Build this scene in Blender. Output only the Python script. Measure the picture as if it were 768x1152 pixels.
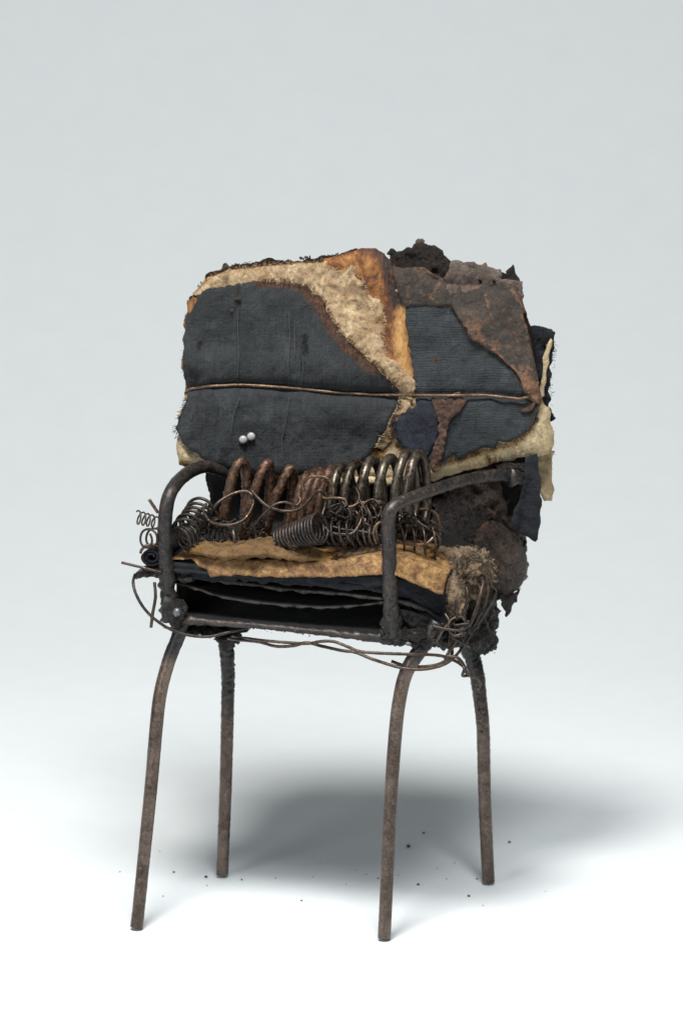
import bpy, math, random
import numpy as np
from mathutils import Vector, noise, Matrix
from mathutils.geometry import delaunay_2d_cdt
R = math.radians
random.seed(7); rng = np.random.default_rng(7)
for o in list(bpy.data.objects): bpy.data.objects.remove(o)
SC = bpy.context.scene; COL = SC.collection
U = 0.0003                      # metres per working unit; the chair is a 24 cm miniature

# ------------------------------------------------------------------ camera, world, lamps, exposure
PITCH, DIST, Z0 = R(14), 5500.0, 461.0
cp, sn = math.cos(PITCH), math.sin(PITCH)
CAM = Vector((0, -DIST*cp, Z0 + DIST*sn))
FWD = Vector((0, cp, -sn)); UPV = Vector((0, sn, cp)); RIGHT = Vector((1, 0, 0))
cam = bpy.data.cameras.new('camera'); camo = bpy.data.objects.new('camera', cam); COL.objects.link(camo)
camo.location = CAM*U; camo.rotation_euler = (math.pi/2 - PITCH, 0, 0)
cam.sensor_fit = 'VERTICAL'; cam.sensor_height = 36; cam.lens = 36*DIST/1152
cam.clip_start = 0.05; cam.clip_end = 50
cam.dof.use_dof = True; cam.dof.focus_distance = (DIST-70)*U; cam.dof.aperture_fstop = 22
SC.camera = camo
SC.render.resolution_x, SC.render.resolution_y = 682, 1024
SC.view_settings.view_transform = 'Standard'; SC.view_settings.look = 'None'
SC.view_settings.exposure = 0; SC.view_settings.gamma = 1
w = bpy.data.worlds.new('World'); SC.world = w; w.use_nodes = True
w.node_tree.nodes['Background'].inputs[0].default_value = (0.90, 0.97, 1.0, 1)
w.node_tree.nodes['Background'].inputs[1].default_value = 0.08

def area(name, loc, target, size, power, col):
    l = bpy.data.lights.new(name, 'AREA'); l.shape = 'DISK'; l.size = size*U; l.energy = power; l.color = col
    o = bpy.data.objects.new(name, l); COL.objects.link(o)
    o.location = Vector(loc)*U; d = (Vector(target)-Vector(loc)); o.rotation_euler = d.to_track_quat('-Z', 'Y').to_euler()
    return o
area('key_softbox', (-380, -1130, 3020), (50, 100, 300), 700, 8.0, (1.0, 0.985, 0.96))
fs = area('front_softbox', (420, -2200, 3850), (0, 150, 150), 1250, 9.2, (0.97, 0.99, 1.0))
area('fill_softbox', (-2200, -2600, 1500), (0, 0, 400), 1300, 2.5, (0.92, 0.97, 1.0))

def P(px, py, Y):
    """world point (working units) seen at photo position px,py and lying at depth Y"""
    d = FWD*DIST + RIGHT*(px-384) + UPV*(576-py)
    return CAM + d*((Y-CAM.y)/d.y)
def F(px, py, z=0.0):
    d = FWD*DIST + RIGHT*(px-384) + UPV*(576-py)
    return CAM + d*((z-CAM.z)/d.z)

# ------------------------------------------------------------------ materials
class NT:
    def __init__(s, name):
        s.m = bpy.data.materials.new(name); s.m.use_nodes = True; s.t = s.m.node_tree
        s.b = s.t.nodes['Principled BSDF']; s.co = None
    def n(s, typ, **kw):
        nd = s.t.nodes.new(typ)
        for k, v in kw.items(): setattr(nd, k, v)
        return nd
    def set(s, inp, v):
        if hasattr(v, 'is_linked') or isinstance(v, bpy.types.NodeSocket): s.t.links.new(v, inp)
        else:
            if isinstance(v, tuple) and len(v) == 3 and inp.type == 'RGBA': v = (*v, 1)
            inp.default_value = v
    def obj(s):
        if s.co is None:
            tc = s.n('ShaderNodeTexCoord'); vm = s.n('ShaderNodeVectorMath', operation='SCALE')
            s.t.links.new(tc.outputs['Object'], vm.inputs[0]); vm.inputs['Scale'].default_value = 1/U
            s.co = vm.outputs[0]
        return s.co
    def attr(s, name, vec=False):
        a = s.n('ShaderNodeAttribute'); a.attribute_name = name
        return a.outputs['Vector'] if vec else a.outputs['Fac']
    def scaled(s, v, sc):
        vm = s.n('ShaderNodeVectorMath', operation='MULTIPLY'); s.t.links.new(v, vm.inputs[0]); vm.inputs[1].default_value = sc
        return vm.outputs[0]
    def noise(s, scale, detail=4, rough=.55, vec=None, dist=0.0, col=False):
        nd = s.n('ShaderNodeTexNoise'); s.set(nd.inputs['Vector'], vec if vec is not None else s.obj())
        nd.inputs['Scale'].default_value = scale; nd.inputs['Detail'].default_value = detail
        nd.inputs['Roughness'].default_value = rough; nd.inputs['Distortion'].default_value = dist
        return nd.outputs['Color' if col else 'Fac']
    def voro(s, scale, vec=None, feature='F1'):
        nd = s.n('ShaderNodeTexVoronoi', feature=feature); s.set(nd.inputs['Vector'], vec if vec is not None else s.obj())
        nd.inputs['Scale'].default_value = scale
        return nd.outputs['Distance']
    def wave(s, scale, direction, vec, dist=0.0, dscale=1.0):
        nd = s.n('ShaderNodeTexWave', wave_type='BANDS', bands_direction=direction, wave_profile='SIN')
        s.set(nd.inputs['Vector'], vec); nd.inputs['Scale'].default_value = scale
        nd.inputs['Distortion'].default_value = dist; nd.inputs['Detail'].default_value = 2; nd.inputs['Detail Scale'].default_value = dscale
        return nd.outputs['Fac']
    def ramp(s, fac, stops, interp='LINEAR'):
        r = s.n('ShaderNodeValToRGB'); s.set(r.inputs[0], fac); r.color_ramp.interpolation = interp
        els = r.color_ramp.elements
        while len(els) < len(stops): els.new(.5)
        for e, (p, c) in zip(els, stops):
            e.position = p; e.color = (*c, 1) if isinstance(c, tuple) else (c, c, c, 1)
        return r.outputs[0]
    def mr(s, v, a, b, c=0.0, d=1.0):
        m = s.n('ShaderNodeMapRange'); s.set(m.inputs[0], v)
        for i, x in zip((1, 2, 3, 4), (a, b, c, d)): m.inputs[i].default_value = x
        return m.outputs[0]
    def math(s, op, a, b=0.0):
        m = s.n('ShaderNodeMath', operation=op); s.set(m.inputs[0], a); s.set(m.inputs[1], b); m.use_clamp = False
        return m.outputs[0]
    def mix(s, fac, a, b, mode='MIX'):
        m = s.n('ShaderNodeMix', data_type='RGBA', blend_type=mode, clamp_factor=True)
        s.set(m.inputs[0], fac); s.set(m.inputs[6], a); s.set(m.inputs[7], b)
        return m.outputs[2]
    def bump(s, h, dist, strength=1.0, prev=None):
        b = s.n('ShaderNodeBump'); b.inputs['Strength'].default_value = strength; b.inputs['Distance'].default_value = dist*U
        s.t.links.new(h, b.inputs['Height'])
        if prev is not None: s.t.links.new(prev, b.inputs['Normal'])
        return b.outputs[0]
    def out(s, col, rough=.8, metal=0.0, normal=None, spec=None, sheen=None):
        s.set(s.b.inputs['Base Color'], col); s.set(s.b.inputs['Roughness'], rough); s.set(s.b.inputs['Metallic'], metal)
        if normal is not None: s.t.links.new(normal, s.b.inputs['Normal'])
        if spec is not None: s.set(s.b.inputs['Specular IOR Level'], spec)
        if sheen is not None: s.b.inputs['Sheen Weight'].default_value = sheen; s.b.inputs['Sheen Roughness'].default_value = .6
        return s.m

def m_metal(name, dark, mid, rust, rustlo, rustamt, rough=.5, metal=.35, charcol=(.010, .009, .0085), bd=.6):
    t = NT(name)
    a = t.noise(.022, 6, .7); b = t.noise(.22, 6, .75); c = t.noise(.62, 4, .75)
    col = t.mix(t.mr(a, .42, .58), dark, mid)
    col = t.mix(t.math('MULTIPLY', t.mr(b, rustlo, rustlo+.12), rustamt), col, rust)
    col = t.mix(t.math('MULTIPLY', t.mr(c, .52, .64), .7), col, tuple(x*.22 for x in mid))
    col = t.mix(t.math('MULTIPLY', t.mr(c, .44, .34), .6), col, tuple(x*1.7 for x in mid))
    spk = t.noise(.36, 4, .7)
    col = t.mix(t.math('MULTIPLY', t.mr(spk, .63, .68), .8), col, tuple(min(1, x*2.6+.015) for x in rust))
    ch = t.attr('char')
    chm = t.mr(t.math('ADD', ch, t.math('MULTIPLY', t.math('SUBTRACT', b, .5), .9)), .35, .65)
    col = t.mix(chm, col, t.mix(t.mr(c, .4, .7), charcol, tuple(x*3.2 for x in charcol)))
    rg = t.mr(b, .4, .6, rough-.04, rough+.18)
    h = t.math('ADD', t.math('MULTIPLY', b, 1.0), t.math('MULTIPLY', c, .5))
    nb = t.bump(h, bd, .8)
    met = t.math('MULTIPLY', t.math('MULTIPLY', t.mr(b, .48, .64, 1, .25), metal), t.mr(chm, 0, 1, 1, .1))
    return t.out(col, rg, met, nb)

M = {}
M['leg'] = m_metal('rusted_tube', (.075, .056, .047), (.165, .125, .102), (.19, .08, .038), .57, .6, .30, .7, bd=.28)
M['arm'] = m_metal('sooty_tube', (.026, .027, .028), (.065, .055, .048), (.15, .06, .032), .55, .7, .36, .55, bd=.5)
M['spring'] = m_metal('blackened_spring_steel', (.05, .040, .031), (.13, .108, .085), (.13, .065, .035), .57, .7, .30, .85, bd=.12)
M['rustspring'] = m_metal('rusted_spring_steel', (.05, .030, .024), (.10, .064, .045), (.20, .078, .028), .50, .85, .38, .6, bd=.6)
M['wire'] = m_metal('annealed_wire', (.038, .028, .022), (.092, .066, .050), (.18, .078, .036), .56, .6, .36, .7, bd=.15)
M['wiredark'] = m_metal('sooty_wire', (.022, .019, .017), (.055, .043, .035), (.12, .06, .035), .56, .5, .4, .6, bd=.15)
M['wirebright'] = m_metal('orange_brown_wire', (.075, .046, .028), (.16, .108, .070), (.34, .14, .045), .56, .6, .38, .65, bd=.15)

def m_fabric(name, base, lite, ribdir, ribw, ribamt, singe=(.032, .015, .008)):
    t = NT(name); sp = t.attr('sp', True)
    wob = t.n('ShaderNodeVectorMath', operation='ADD'); t.t.links.new(sp, wob.inputs[0])
    t.t.links.new(t.scaled(t.noise(.03, 2, .5, sp, col=True), (5, 5, 0)), wob.inputs[1]); v = wob.outputs[0]
    k = 6.2832/20.0
    rib = t.wave(1/ribw*k, ribdir, v, .6, .5)
    other = 'Y' if ribdir == 'X' else 'X'
    wv = t.wave(1/(ribw*1.35)*k, other, v, 1.0, .8)
    grain = t.noise(.55, 4, .8, sp)
    stre = t.noise(.5, 3, .7, t.scaled(v, (1, .04, 1) if ribdir == 'X' else (.04, 1, 1)))
    blot = t.noise(.02, 4, .6, sp)
    col = t.mix(t.mr(blot, .35, .68), base, lite)
    col = t.mix(t.math('MULTIPLY', t.mr(stre, .56, .72), .5), col, tuple(x*1.6 for x in lite))
    col = t.mix(t.math('MULTIPLY', t.mr(stre, .42, .3), .7), col, tuple(x*.35 for x in base))
    col = t.mix(t.math('MULTIPLY', rib, ribamt), col, tuple(x*.45 for x in base))
    col = t.mix(t.math('MULTIPLY', t.mr(grain, .54, .68), .5), col, tuple(x*2.0 for x in lite))
    col = t.mix(t.math('MULTIPLY', t.mr(grain, .45, .32), .6), col, tuple(x*.3 for x in base))
    dust = t.noise(.33, 6, .75, sp)
    col = t.mix(t.math('MULTIPLY', t.mr(dust, .66, .76), .35), col, (.16, .165, .17))
    # singed margin
    bn = t.math('ADD', t.attr('burn'), t.math('MULTIPLY', t.math('SUBTRACT', t.noise(.2, 5, .8, t.scaled(sp, (1.6, .5, 1)))  , .5), 2.0))
    sc = t.mix(t.mr(t.noise(.5, 3, .7, t.scaled(sp, (1, .25, 1))), .42, .6), singe, tuple(x*2.8 for x in singe))
    col = t.mix(t.mr(bn, .3, .62), col, sc)
    sn2 = t.mr(t.math('ADD', t.attr('stain_shade'), t.math('MULTIPLY', t.math('SUBTRACT', t.noise(.25, 5, .8, sp), .5), 3.0)), .3, .9); col = t.mix(sn2, col, (.005, .005, .007))  # dark stains, and shade painted into creases
    fade = t.noise(.045, 5, .75, t.scaled(v, (1, .5, 1)))
    col = t.mix(t.math('MULTIPLY', t.mr(fade, .54, .7), .5), col, tuple(x*1.9 for x in lite))
    col = t.mix(t.math('MULTIPLY', t.mr(fade, .46, .32), .65), col, tuple(x*.35 for x in base))
    h = t.math('ADD', t.math('MULTIPLY', rib, ribamt*.6), t.math('MULTIPLY', wv, .07))
    h = t.math('ADD', h, t.math('MULTIPLY', grain, .55)); h = t.math('ADD', h, t.math('MULTIPLY', stre, .9))
    nb = t.bump(h, 1.5, .8); nb = t.bump(t.noise(.06, 5, .65, sp, .8), 9, .5, nb)
    return t.out(col, .85, 0, nb, .25, .04)
M['fabric'] = m_fabric('charcoal_woven_cloth', (.0195, .0215, .0232), (.034, .0372, .0395), 'X', 2.9, .16)
M['ribbed'] = m_fabric('ribbed_charcoal_cloth', (.0225, .0255, .0280), (.039, .0435, .0465), 'Y', 2.9, .28, (.03, .015, .008))
M['navy'] = m_fabric('navy_felted_cloth', (.012, .013, .020), (.028, .031, .046), 'X', 1.7, .25)
M['black'] = m_fabric('blackened_cloth', (.006, .007, .010), (.015, .017, .022), 'Y', 4, .15, (.02, .012, .009))

def m_felt(name, lo, hi, dirt, burncol=(.03, .017, .010), tan=(.33, .17, .055)):
    t = NT(name)
    big = t.noise(.028, 4, .6, dist=.5); mid = t.noise(.13, 7, .75, dist=1.2); fine = t.noise(.5, 4, .8, dist=.8)
    col = t.mix(t.mr(big, .35, .65), lo, hi)
    col = t.mix(t.math('MULTIPLY', t.mr(mid, .5, .33), .7), col, dirt)
    col = t.mix(t.math('MULTIPLY', t.mr(fine, .5, .7), .4), col, tuple(min(.8, x*1.15) for x in hi))
    col = t.mix(t.math('MULTIPLY', t.mr(t.noise(.3, 3, .6), .66, .74), .55), col, tuple(x*.35 for x in dirt))
    bn = t.math('ADD', t.attr('burn'), t.math('MULTIPLY', t.math('SUBTRACT', t.noise(.12, 6, .8), .5), 1.8))
    col = t.mix(t.mr(bn, .2, .48), col, tan)
    col = t.mix(t.mr(bn, .5, .75), col, burncol)
    h = t.math('ADD', t.math('MULTIPLY', mid, 1.2), t.math('MULTIPLY', fine, .45))
    return t.out(col, .95, 0, t.bump(h, 5.0, .9), .1)
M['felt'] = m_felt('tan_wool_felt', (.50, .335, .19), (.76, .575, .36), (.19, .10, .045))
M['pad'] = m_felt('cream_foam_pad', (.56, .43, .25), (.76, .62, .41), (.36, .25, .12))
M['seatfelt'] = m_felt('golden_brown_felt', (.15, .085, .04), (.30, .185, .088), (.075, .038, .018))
M['tuft'] = m_felt('singed_brown_wadding', (.20, .14, .09), (.40, .29, .19), (.04, .026, .018))

def m_scorch():
    t = NT('scorched_orange_leather'); sp = t.attr('sp', True)
    v = t.scaled(sp, (1, .6, 1))
    a = t.noise(.06, 7, .75, v, .7); b = t.noise(.4, 5, .8, t.scaled(sp, (1, .5, 1)))
    col = t.ramp(a, [(.34, (.03, .014, .009)), (.45, (.13, .048, .016)), (.54, (.30, .125, .033)), (.68, (.43, .22, .07))])
    col = t.mix(t.math('MULTIPLY', t.mr(b, .5, .75), .45), col, (.12, .05, .02))
    bn = t.math('ADD', t.attr('burn'), t.math('MULTIPLY', t.math('SUBTRACT', t.noise(.14, 6, .8, v), .5), 2.0))
    col = t.mix(t.mr(bn, .2, .5), col, (.10, .037, .016))
    col = t.mix(t.mr(bn, .55, .8), col, (.016, .013, .012))
    col = t.mix(t.mr(t.math('ADD', t.attr('stain_shade'), t.math('MULTIPLY', t.math('SUBTRACT', b, .5), 1.6)), .2, .9, 0, .85), col, t.mix(t.mr(a, .4, .6), (.40, .19, .055), (.58, .35, .13)))
    col = t.mix(t.math('MULTIPLY', t.mr(b, .46, .34), .6), col, (.09, .035, .013))
    h = t.math('ADD', a, t.math('MULTIPLY', b, .4))
    return t.out(col, t.mr(a, .3, .7, .45, .75), 0, t.bump(h, 3.5, .9), .4)
M['scorch'] = m_scorch()

def m_paper():
    t = NT('scorched_parchment'); sp = t.attr('sp', True)
    a = t.noise(.11, 6, .75, sp, .5); b = t.noise(.4, 4, .75, sp)
    col = t.ramp(a, [(.36, (.085, .042, .018)), (.46, (.20, .108, .043)), (.57, (.34, .20, .08)), (.70, (.50, .32, .14))])
    vr = t.voro(.12, sp); col = t.mix(t.math('MULTIPLY', t.mr(vr, .35, .1), .55), col, (.13, .055, .03))
    col = t.mix(t.math('MULTIPLY', t.mr(b, .52, .7), .5), col, (.15, .065, .03))
    col = t.mix(t.mr(t.math('ADD', t.attr('burn'), t.math('MULTIPLY', t.math('SUBTRACT', b, .5), 1.2)), .15, .75, 0, .85), col, (.075, .036, .02))
    return t.out(col, .75, 0, t.bump(b, .5, .6), .3)
M['paper'] = m_paper()

def m_char(name, c0, c1, c2, gl=.45, bd=5.0, f=1.0, rustthr=.58):
    t = NT(name)
    a = t.noise(.035*f, 5, .7, dist=.4); b = t.noise(.17*f, 7, .8); c = t.noise(.5*f, 4, .8); v = t.voro(.2*f)
    col = t.mix(t.mr(a, .38, .62), c0, c1)
    col = t.mix(t.math('MULTIPLY', t.mr(t.noise(.07*f, 5, .7, dist=.8), rustthr, rustthr+.1), .8), col, c2)
    col = t.mix(t.math('MULTIPLY', t.mr(c, .53, .66), .6), col, tuple(x*2.2+.006 for x in c1))
    col = t.mix(t.math('MULTIPLY', t.mr(b, .47, .36), .8), col, tuple(x*.3 for x in c0))
    bn = t.attr('burn'); col = t.mix(t.mr(t.math('ADD', bn, t.math('MULTIPLY', t.math('SUBTRACT', b, .5), 3.0)), .35, .95, 0, .85), col, tuple(min(1, x*1.9+.01) for x in c2))
    h = t.math('ADD', t.math('MULTIPLY', b, 1.3), t.math('MULTIPLY', c, .4)); h = t.math('ADD', h, t.math('MULTIPLY', v, .4))
    return t.out(col, t.mr(b, .35, .65, gl-.15, gl+.3), 0, t.bump(h, bd, .9), .5)
M['char'] = m_char('black_char_crust', (.008, .0065, .0055), (.026, .020, .017), (.075, .033, .016), .26, 5.0)
M['charbrown'] = m_char('brown_charred_board', (.022, .015, .011), (.058, .040, .030), (.14, .056, .028), .32, 4, 1, .54)
M['flap'] = m_char('charred_leather_flap', (.023, .018, .0145), (.054, .040, .030), (.135, .062, .028), .6, 2.2, 1, .56)
M['ash'] = m_char('ash_grey_rust_shell', (.072, .053, .041), (.145, .112, .09), (.13, .06, .04), .7, 2.6, 1.6, .55)
M['seam'] = m_char('red_brown_singed_fibre', (.05, .026, .019), (.12, .066, .046), (.19, .085, .045), .8, 3.5)
M['hollow'] = m_char('dark_burnt_hollow', (.008, .005, .0035), (.020, .011, .007), (.06, .027, .012), .5, 6)
M['soot'] = m_char('soot_painted_shade', (.002, .002, .002), (.004, .004, .004), (.010, .007, .006), .95, 2)  # near-black soot; its colour also carries the shade inside the seat gaps
M['edge'] = m_char('singed_felt_painted_shade', (.004, .004, .004), (.009, .008, .008), (.024, .020, .017), .8, 3, 1, .9)  # black base paints the gap's shade on the sheet tops; front edges paler

def simple(name, col, rough, metal=0, **k):
    t = NT(name); n = t.noise(.4, 4, .6)
    return t.out(t.mix(t.mr(n, .35, .7), tuple(x*.8 for x in col), col), rough, metal, t.bump(n, .6, .5))
M['pearl'] = simple('pearl_bead', (.40, .395, .385), .22)
M['fibre_tan'] = simple('tan_fibre', (.58, .44, .28), .9)
M['fibre_cream'] = simple('cream_fibre', (.60, .47, .28), .9)
M['fibre_brown'] = simple('singed_fibre', (.10, .042, .02), .9)
M['fibre_dark'] = simple('dark_thread', (.02, .023, .028), .9)
M['fibre_pale'] = simple('faded_thread', (.065, .07, .075), .9)
M['fibre_grey'] = simple('grey_brown_fibre', (.25, .185, .125), .9)
M['fibre_black'] = simple('black_thread', (.012, .01, .009), .8)

# ------------------------------------------------------------------ mesh helpers
def link(name, me, mat, parent, smooth=True, kind=None, label=None):
    me.materials.append(mat)
    if smooth: me.polygons.foreach_set('use_smooth', [True]*len(me.polygons))
    me.update()
    o = bpy.data.objects.new(name, me); COL.objects.link(o)
    if parent is not None: o.parent = parent
    if kind: o['kind'] = kind
    if label: o['label'] = label
    return o
def mk(name, V, Fc, mat, parent, attrs=None, smooth=True, kind=None, label=None):
    me = bpy.data.meshes.new(name)
    me.from_pydata([(v[0]*U, v[1]*U, v[2]*U) for v in V], [], Fc)
    for k, a in (attrs or {}).items():
        if k == 'sp':
            at = me.attributes.new('sp', 'FLOAT_VECTOR', 'POINT'); at.data.foreach_set('vector', np.asarray(a, dtype=np.float32).ravel())
        else:
            at = me.attributes.new(k, 'FLOAT', 'POINT'); at.data.foreach_set('value', np.asarray(a, dtype=np.float32).ravel())
    return link(name, me, mat, parent, smooth, kind, label)
def fr(x, y, z=0.0, o=4, H=.7):
    return noise.fractal((x, y, z), H, 2.0, o)
def dens(pts, step, closed=True):
    out = []; n = len(pts)
    for i in range(n if closed else n-1):
        a = np.array(pts[i], float); b = np.array(pts[(i+1) % n], float); L = np.linalg.norm(b-a); k = max(1, int(round(L/step)))
        for j in range(k): out.append(a+(b-a)*j/k)
    if not closed: out.append(np.array(pts[-1], float))
    return np.array(out)
def crom(pts, step):
    """Catmull-Rom through the points, resampled at about the given step"""
    p = [Vector(q) for q in pts]; p = [p[0]*2-p[1]] + p + [p[-1]*2-p[-2]]; out = []
    for i in range(1, len(p)-2):
        L = (p[i+1]-p[i]).length; k = max(1, int(math.ceil(L/step)))
        for j in range(k):
            t = j/k; a, b, c, d = p[i-1:i+3]
            out.append(.5*((2*b)+(c-a)*t+(2*a-5*b+4*c-d)*t*t+(3*b-a-3*c+d)*t**3))
    out.append(p[-2]); return out
def segdist(X, Y, pl):
    """distance from points to a polyline"""
    d = np.full(len(X), 1e9)
    for (x0, y0), (x1, y1) in zip(pl[:-1], pl[1:]):
        dx, dy = x1-x0, y1-y0; L2 = dx*dx+dy*dy+1e-9
        t = np.clip(((X-x0)*dx+(Y-y0)*dy)/L2, 0, 1)
        d = np.minimum(d, np.hypot(X-x0-t*dx, Y-y0-t*dy))
    return d
def inside(X, Y, poly):
    c = np.zeros(len(X), bool); n = len(poly); j = n-1
    for i in range(n):
        xi, yi = poly[i]; xj, yj = poly[j]
        m = ((yi > Y) != (yj > Y)) & (X < (xj-xi)*(Y-yi)/(yj-yi+1e-12)+xi); c ^= m; j = i
    return c
def strokes(X, Y, sts):
    v = np.zeros(len(X))
    for pl, r, a in sts: 
        if len(pl) == 1: pl = [pl[0], (pl[0][0]+.1, pl[0][1])]
        v = np.maximum(v, a*np.clip(1-segdist(X, Y, pl)/r, 0, 1)**.8)
    return v

def sheet(name, outline, Yfn, mat, parent, off=0, th=3, rag=1.2, ragf=.18, sp=3.4, amp=.6, nf=.05, edge_round=3.0, rnd_amt=None,
          paint=None, edgeburn=0.0, edgew=6, seed=0.0, holes=(), label=None, thn=.5, curl=None):
    """sheet of stuff with its own outline, thickness and relief"""
    o = dens(outline, 2.0)
    q_ = ragf*.33
    j = np.array([(noise.noise((p[0]*q_, p[1]*q_, seed+3.1))*2.4+fr(p[0]*ragf, p[1]*ragf, seed+3.1)*.6, noise.noise((p[0]*q_+40, p[1]*q_, seed+9.7))*2.4+fr(p[0]*ragf+40, p[1]*ragf, seed+9.7)*.6) for p in o])*rag
    o = o+j; ol = [tuple(q) for q in o]
    x0, y0 = o.min(0); x1, y1 = o.max(0)
    gx, gy = np.meshgrid(np.arange(x0, x1, sp), np.arange(y0, y1, sp)); gx = gx.ravel()+rng.uniform(-.3, .3, gx.size)*sp; gy = gy.ravel()+rng.uniform(-.3, .3, gy.size)*sp
    cl = ol+[ol[0]]
    keep = inside(gx, gy, ol) & (segdist(gx, gy, cl) > sp*.45)
    loops = [ol]
    for h in holes:
        ho = dens(h, 1.2); ho = ho+rng.normal(0, .3, ho.shape); hl = [tuple(q) for q in ho]
        keep &= ~inside(gx, gy, hl) & (segdist(gx, gy, hl+[hl[0]]) > sp*.3); loops.append(hl)
    vs = []; es = []
    for L in loops:
        b = len(vs); vs += L; es += [(b+i, b+(i+1) % len(L)) for i in range(len(L))]
    vs += list(zip(gx[keep], gy[keep]))
    r = delaunay_2d_cdt([Vector(v) for v in vs], es, [], 1, 1e-4, False)
    V2 = np.array([(v.x, v.y) for v in r[0]]); T = [tuple(f) for f in r[2]]
    X, Y = V2[:, 0], V2[:, 1]
    Ta = np.array(T); cx = X[Ta].mean(1); cy = Y[Ta].mean(1); ok = inside(cx, cy, ol)
    for L in loops[1:]: ok &= ~inside(cx, cy, L)
    T = [t for t, k_ in zip(T, ok) if k_]
    used = sorted({i for t in T for i in t}); rm = {a: i for i, a in enumerate(used)}; X, Y = X[used], Y[used]; T = [tuple(rm[i] for i in t) for t in T]
    d = segdist(X, Y, cl)
    n = len(X); Vf = []; Vb = []
    ra = th*.5 if rnd_amt is None else rnd_amt
    for i in range(n):
        x, y = X[i], Y[i]
        yy = Yfn(x, y)-off - amp*fr(x*nf, y*nf, seed, 5)*1.6
        yy += ra*max(0, 1-d[i]/edge_round)**2
        if curl: yy -= curl(x, y)
        Vf.append(P(x, y, yy)); t_ = th*(1+thn*fr(x*.08, y*.08, seed+20, 2)); Vb.append(P(x, y, yy+max(.6, t_)))
    ec = {}
    for t in T:
        for k in range(3):
            e = (t[k], t[(k+1) % 3]); ec[tuple(sorted(e))] = ec.get(tuple(sorted(e)), []) + [e]
    Fc = [t[::-1] for t in T] + [(a+n, b+n, c+n) for a, b, c in T]
    for k, l in ec.items():
        if len(l) == 1: a, b = l[0]; Fc.append((a, b, b+n, a+n))
    at = {'sp': np.column_stack([np.tile(X, 2), np.tile(Y, 2), np.zeros(2*n)])}
    burn = np.clip(1-d/edgew, 0, 1)*edgeburn*np.array([min(1, max(0, .35+1.6*fr(a*.05, b_*.05, seed+31, 3))) for a, b_ in zip(X, Y)])
    pt = paint or {}
    if 'burn' in pt: burn = np.maximum(burn, strokes(X, Y, pt['burn']))
    at['burn'] = np.tile(burn, 2)
    at['stain_shade'] = np.tile(strokes(X, Y, pt['stain_shade']), 2) if 'stain_shade' in pt else np.zeros(2*n)
    ob = mk(name, Vf+Vb, Fc, mat, parent, at, label=label)
    return ob

def tube(name, pts, r, mat, parent, sides=12, step=3.0, rough=0.0, rf=.12, char=None, world=False, cap=True, label=None, seed=0.0, flat=None, kind=None):
    """swept bar; pts are (px, py, depth) or world points; r a number or list along the points"""
    W = [Vector(p) for p in pts] if world else [P(*p) for p in pts]
    if name in ('leg', 'armrest'): r = [q*.95 for q in r]
    def tolist(v):
        return v if isinstance(v, (list, tuple)) else [v]*len(W)
    rr, ro, ch = tolist(r), tolist(rough), tolist(char if char is not None else 0.0)
    L = [0]
    for a, b in zip(W, W[1:]): L.append(L[-1]+(b-a).length)
    C = crom(W, step); CL = [0]
    for a, b in zip(C, C[1:]): CL.append(CL[-1]+(b-a).length)
    sc = L[-1]/max(1e-6, CL[-1])
    V = []; Fc = []; ca = []; up = None; n = len(C)
    tan = [(C[min(i+1, n-1)]-C[max(i-1, 0)]).normalized() for i in range(n)]
    a0 = tan[0].orthogonal().normalized()
    for i in range(n):
        t = tan[i]; a0 = (a0-t*a0.dot(t)).normalized(); b0 = t.cross(a0)
        s = CL[i]*sc; R_ = np.interp(s, L, rr); Q = np.interp(s, L, ro); c = np.interp(s, L, ch)
        for k in range(sides):
            an = 2*math.pi*k/sides; dv = a0*math.cos(an)+b0*math.sin(an)
            q = R_
            if Q > 0:
                p0 = C[i]+dv*R_; q += Q*fr(p0.x*rf+seed, p0.y*rf, p0.z*rf, 4)*1.5
            V.append(C[i]+dv*max(.3, q)); ca.append(c)
    for i in range(n-1):
        for k in range(sides):
            k2 = (k+1) % sides; Fc.append((i*sides+k, i*sides+k2, (i+1)*sides+k2, (i+1)*sides+k))
    if cap:
        V.append(C[0]-tan[0]*rr[0]*.15); V.append(C[-1]+tan[-1]*rr[-1]*.15); ca += [ch[0], ch[-1]]; a, b = len(V)-2, len(V)-1
        for k in range(sides):
            k2 = (k+1) % sides; Fc.append((a, k2, k)); Fc.append((b, (n-1)*sides+k, (n-1)*sides+k2))
    return mk(name, V, Fc, mat, parent, {'char': ca}, label=label, kind=kind)

def lump(name, c, rad, mat, parent, amp=.25, f=.05, sub=4, seed=0.0, rot=0.0, o=5, label=None, spike=0.0):
    """uneven burnt clod; c = (px, py, depth), rad = (rx, ry_depth, rz)"""
    import bmesh
    bm = bmesh.new(); bmesh.ops.create_icosphere(bm, subdivisions=sub, radius=1)
    C = P(*c); V = []; rm = Matrix.Rotation(rot, 3, 'Y')
    for v in bm.verts:
        p = Vector((v.co.x*rad[0], v.co.y*rad[1], v.co.z*rad[2])); p = rm @ p
        n_ = fr((C.x+p.x)*f+seed, (C.y+p.y)*f, (C.z+p.z)*f, o, .6)
        n2 = abs(fr((C.x+p.x)*f*3+seed+7, (C.y+p.y)*f*3, (C.z+p.z)*f*3, 3))
        V.append(C+p*(1+amp*n_*1.5+spike*n2))
    Fc = [tuple(v.index for v in f_.verts) for f_ in bm.faces]; bm.free()
    return mk(name, V, Fc, mat, parent, {'burn': [0]*len(V)}, label=label)

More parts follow.
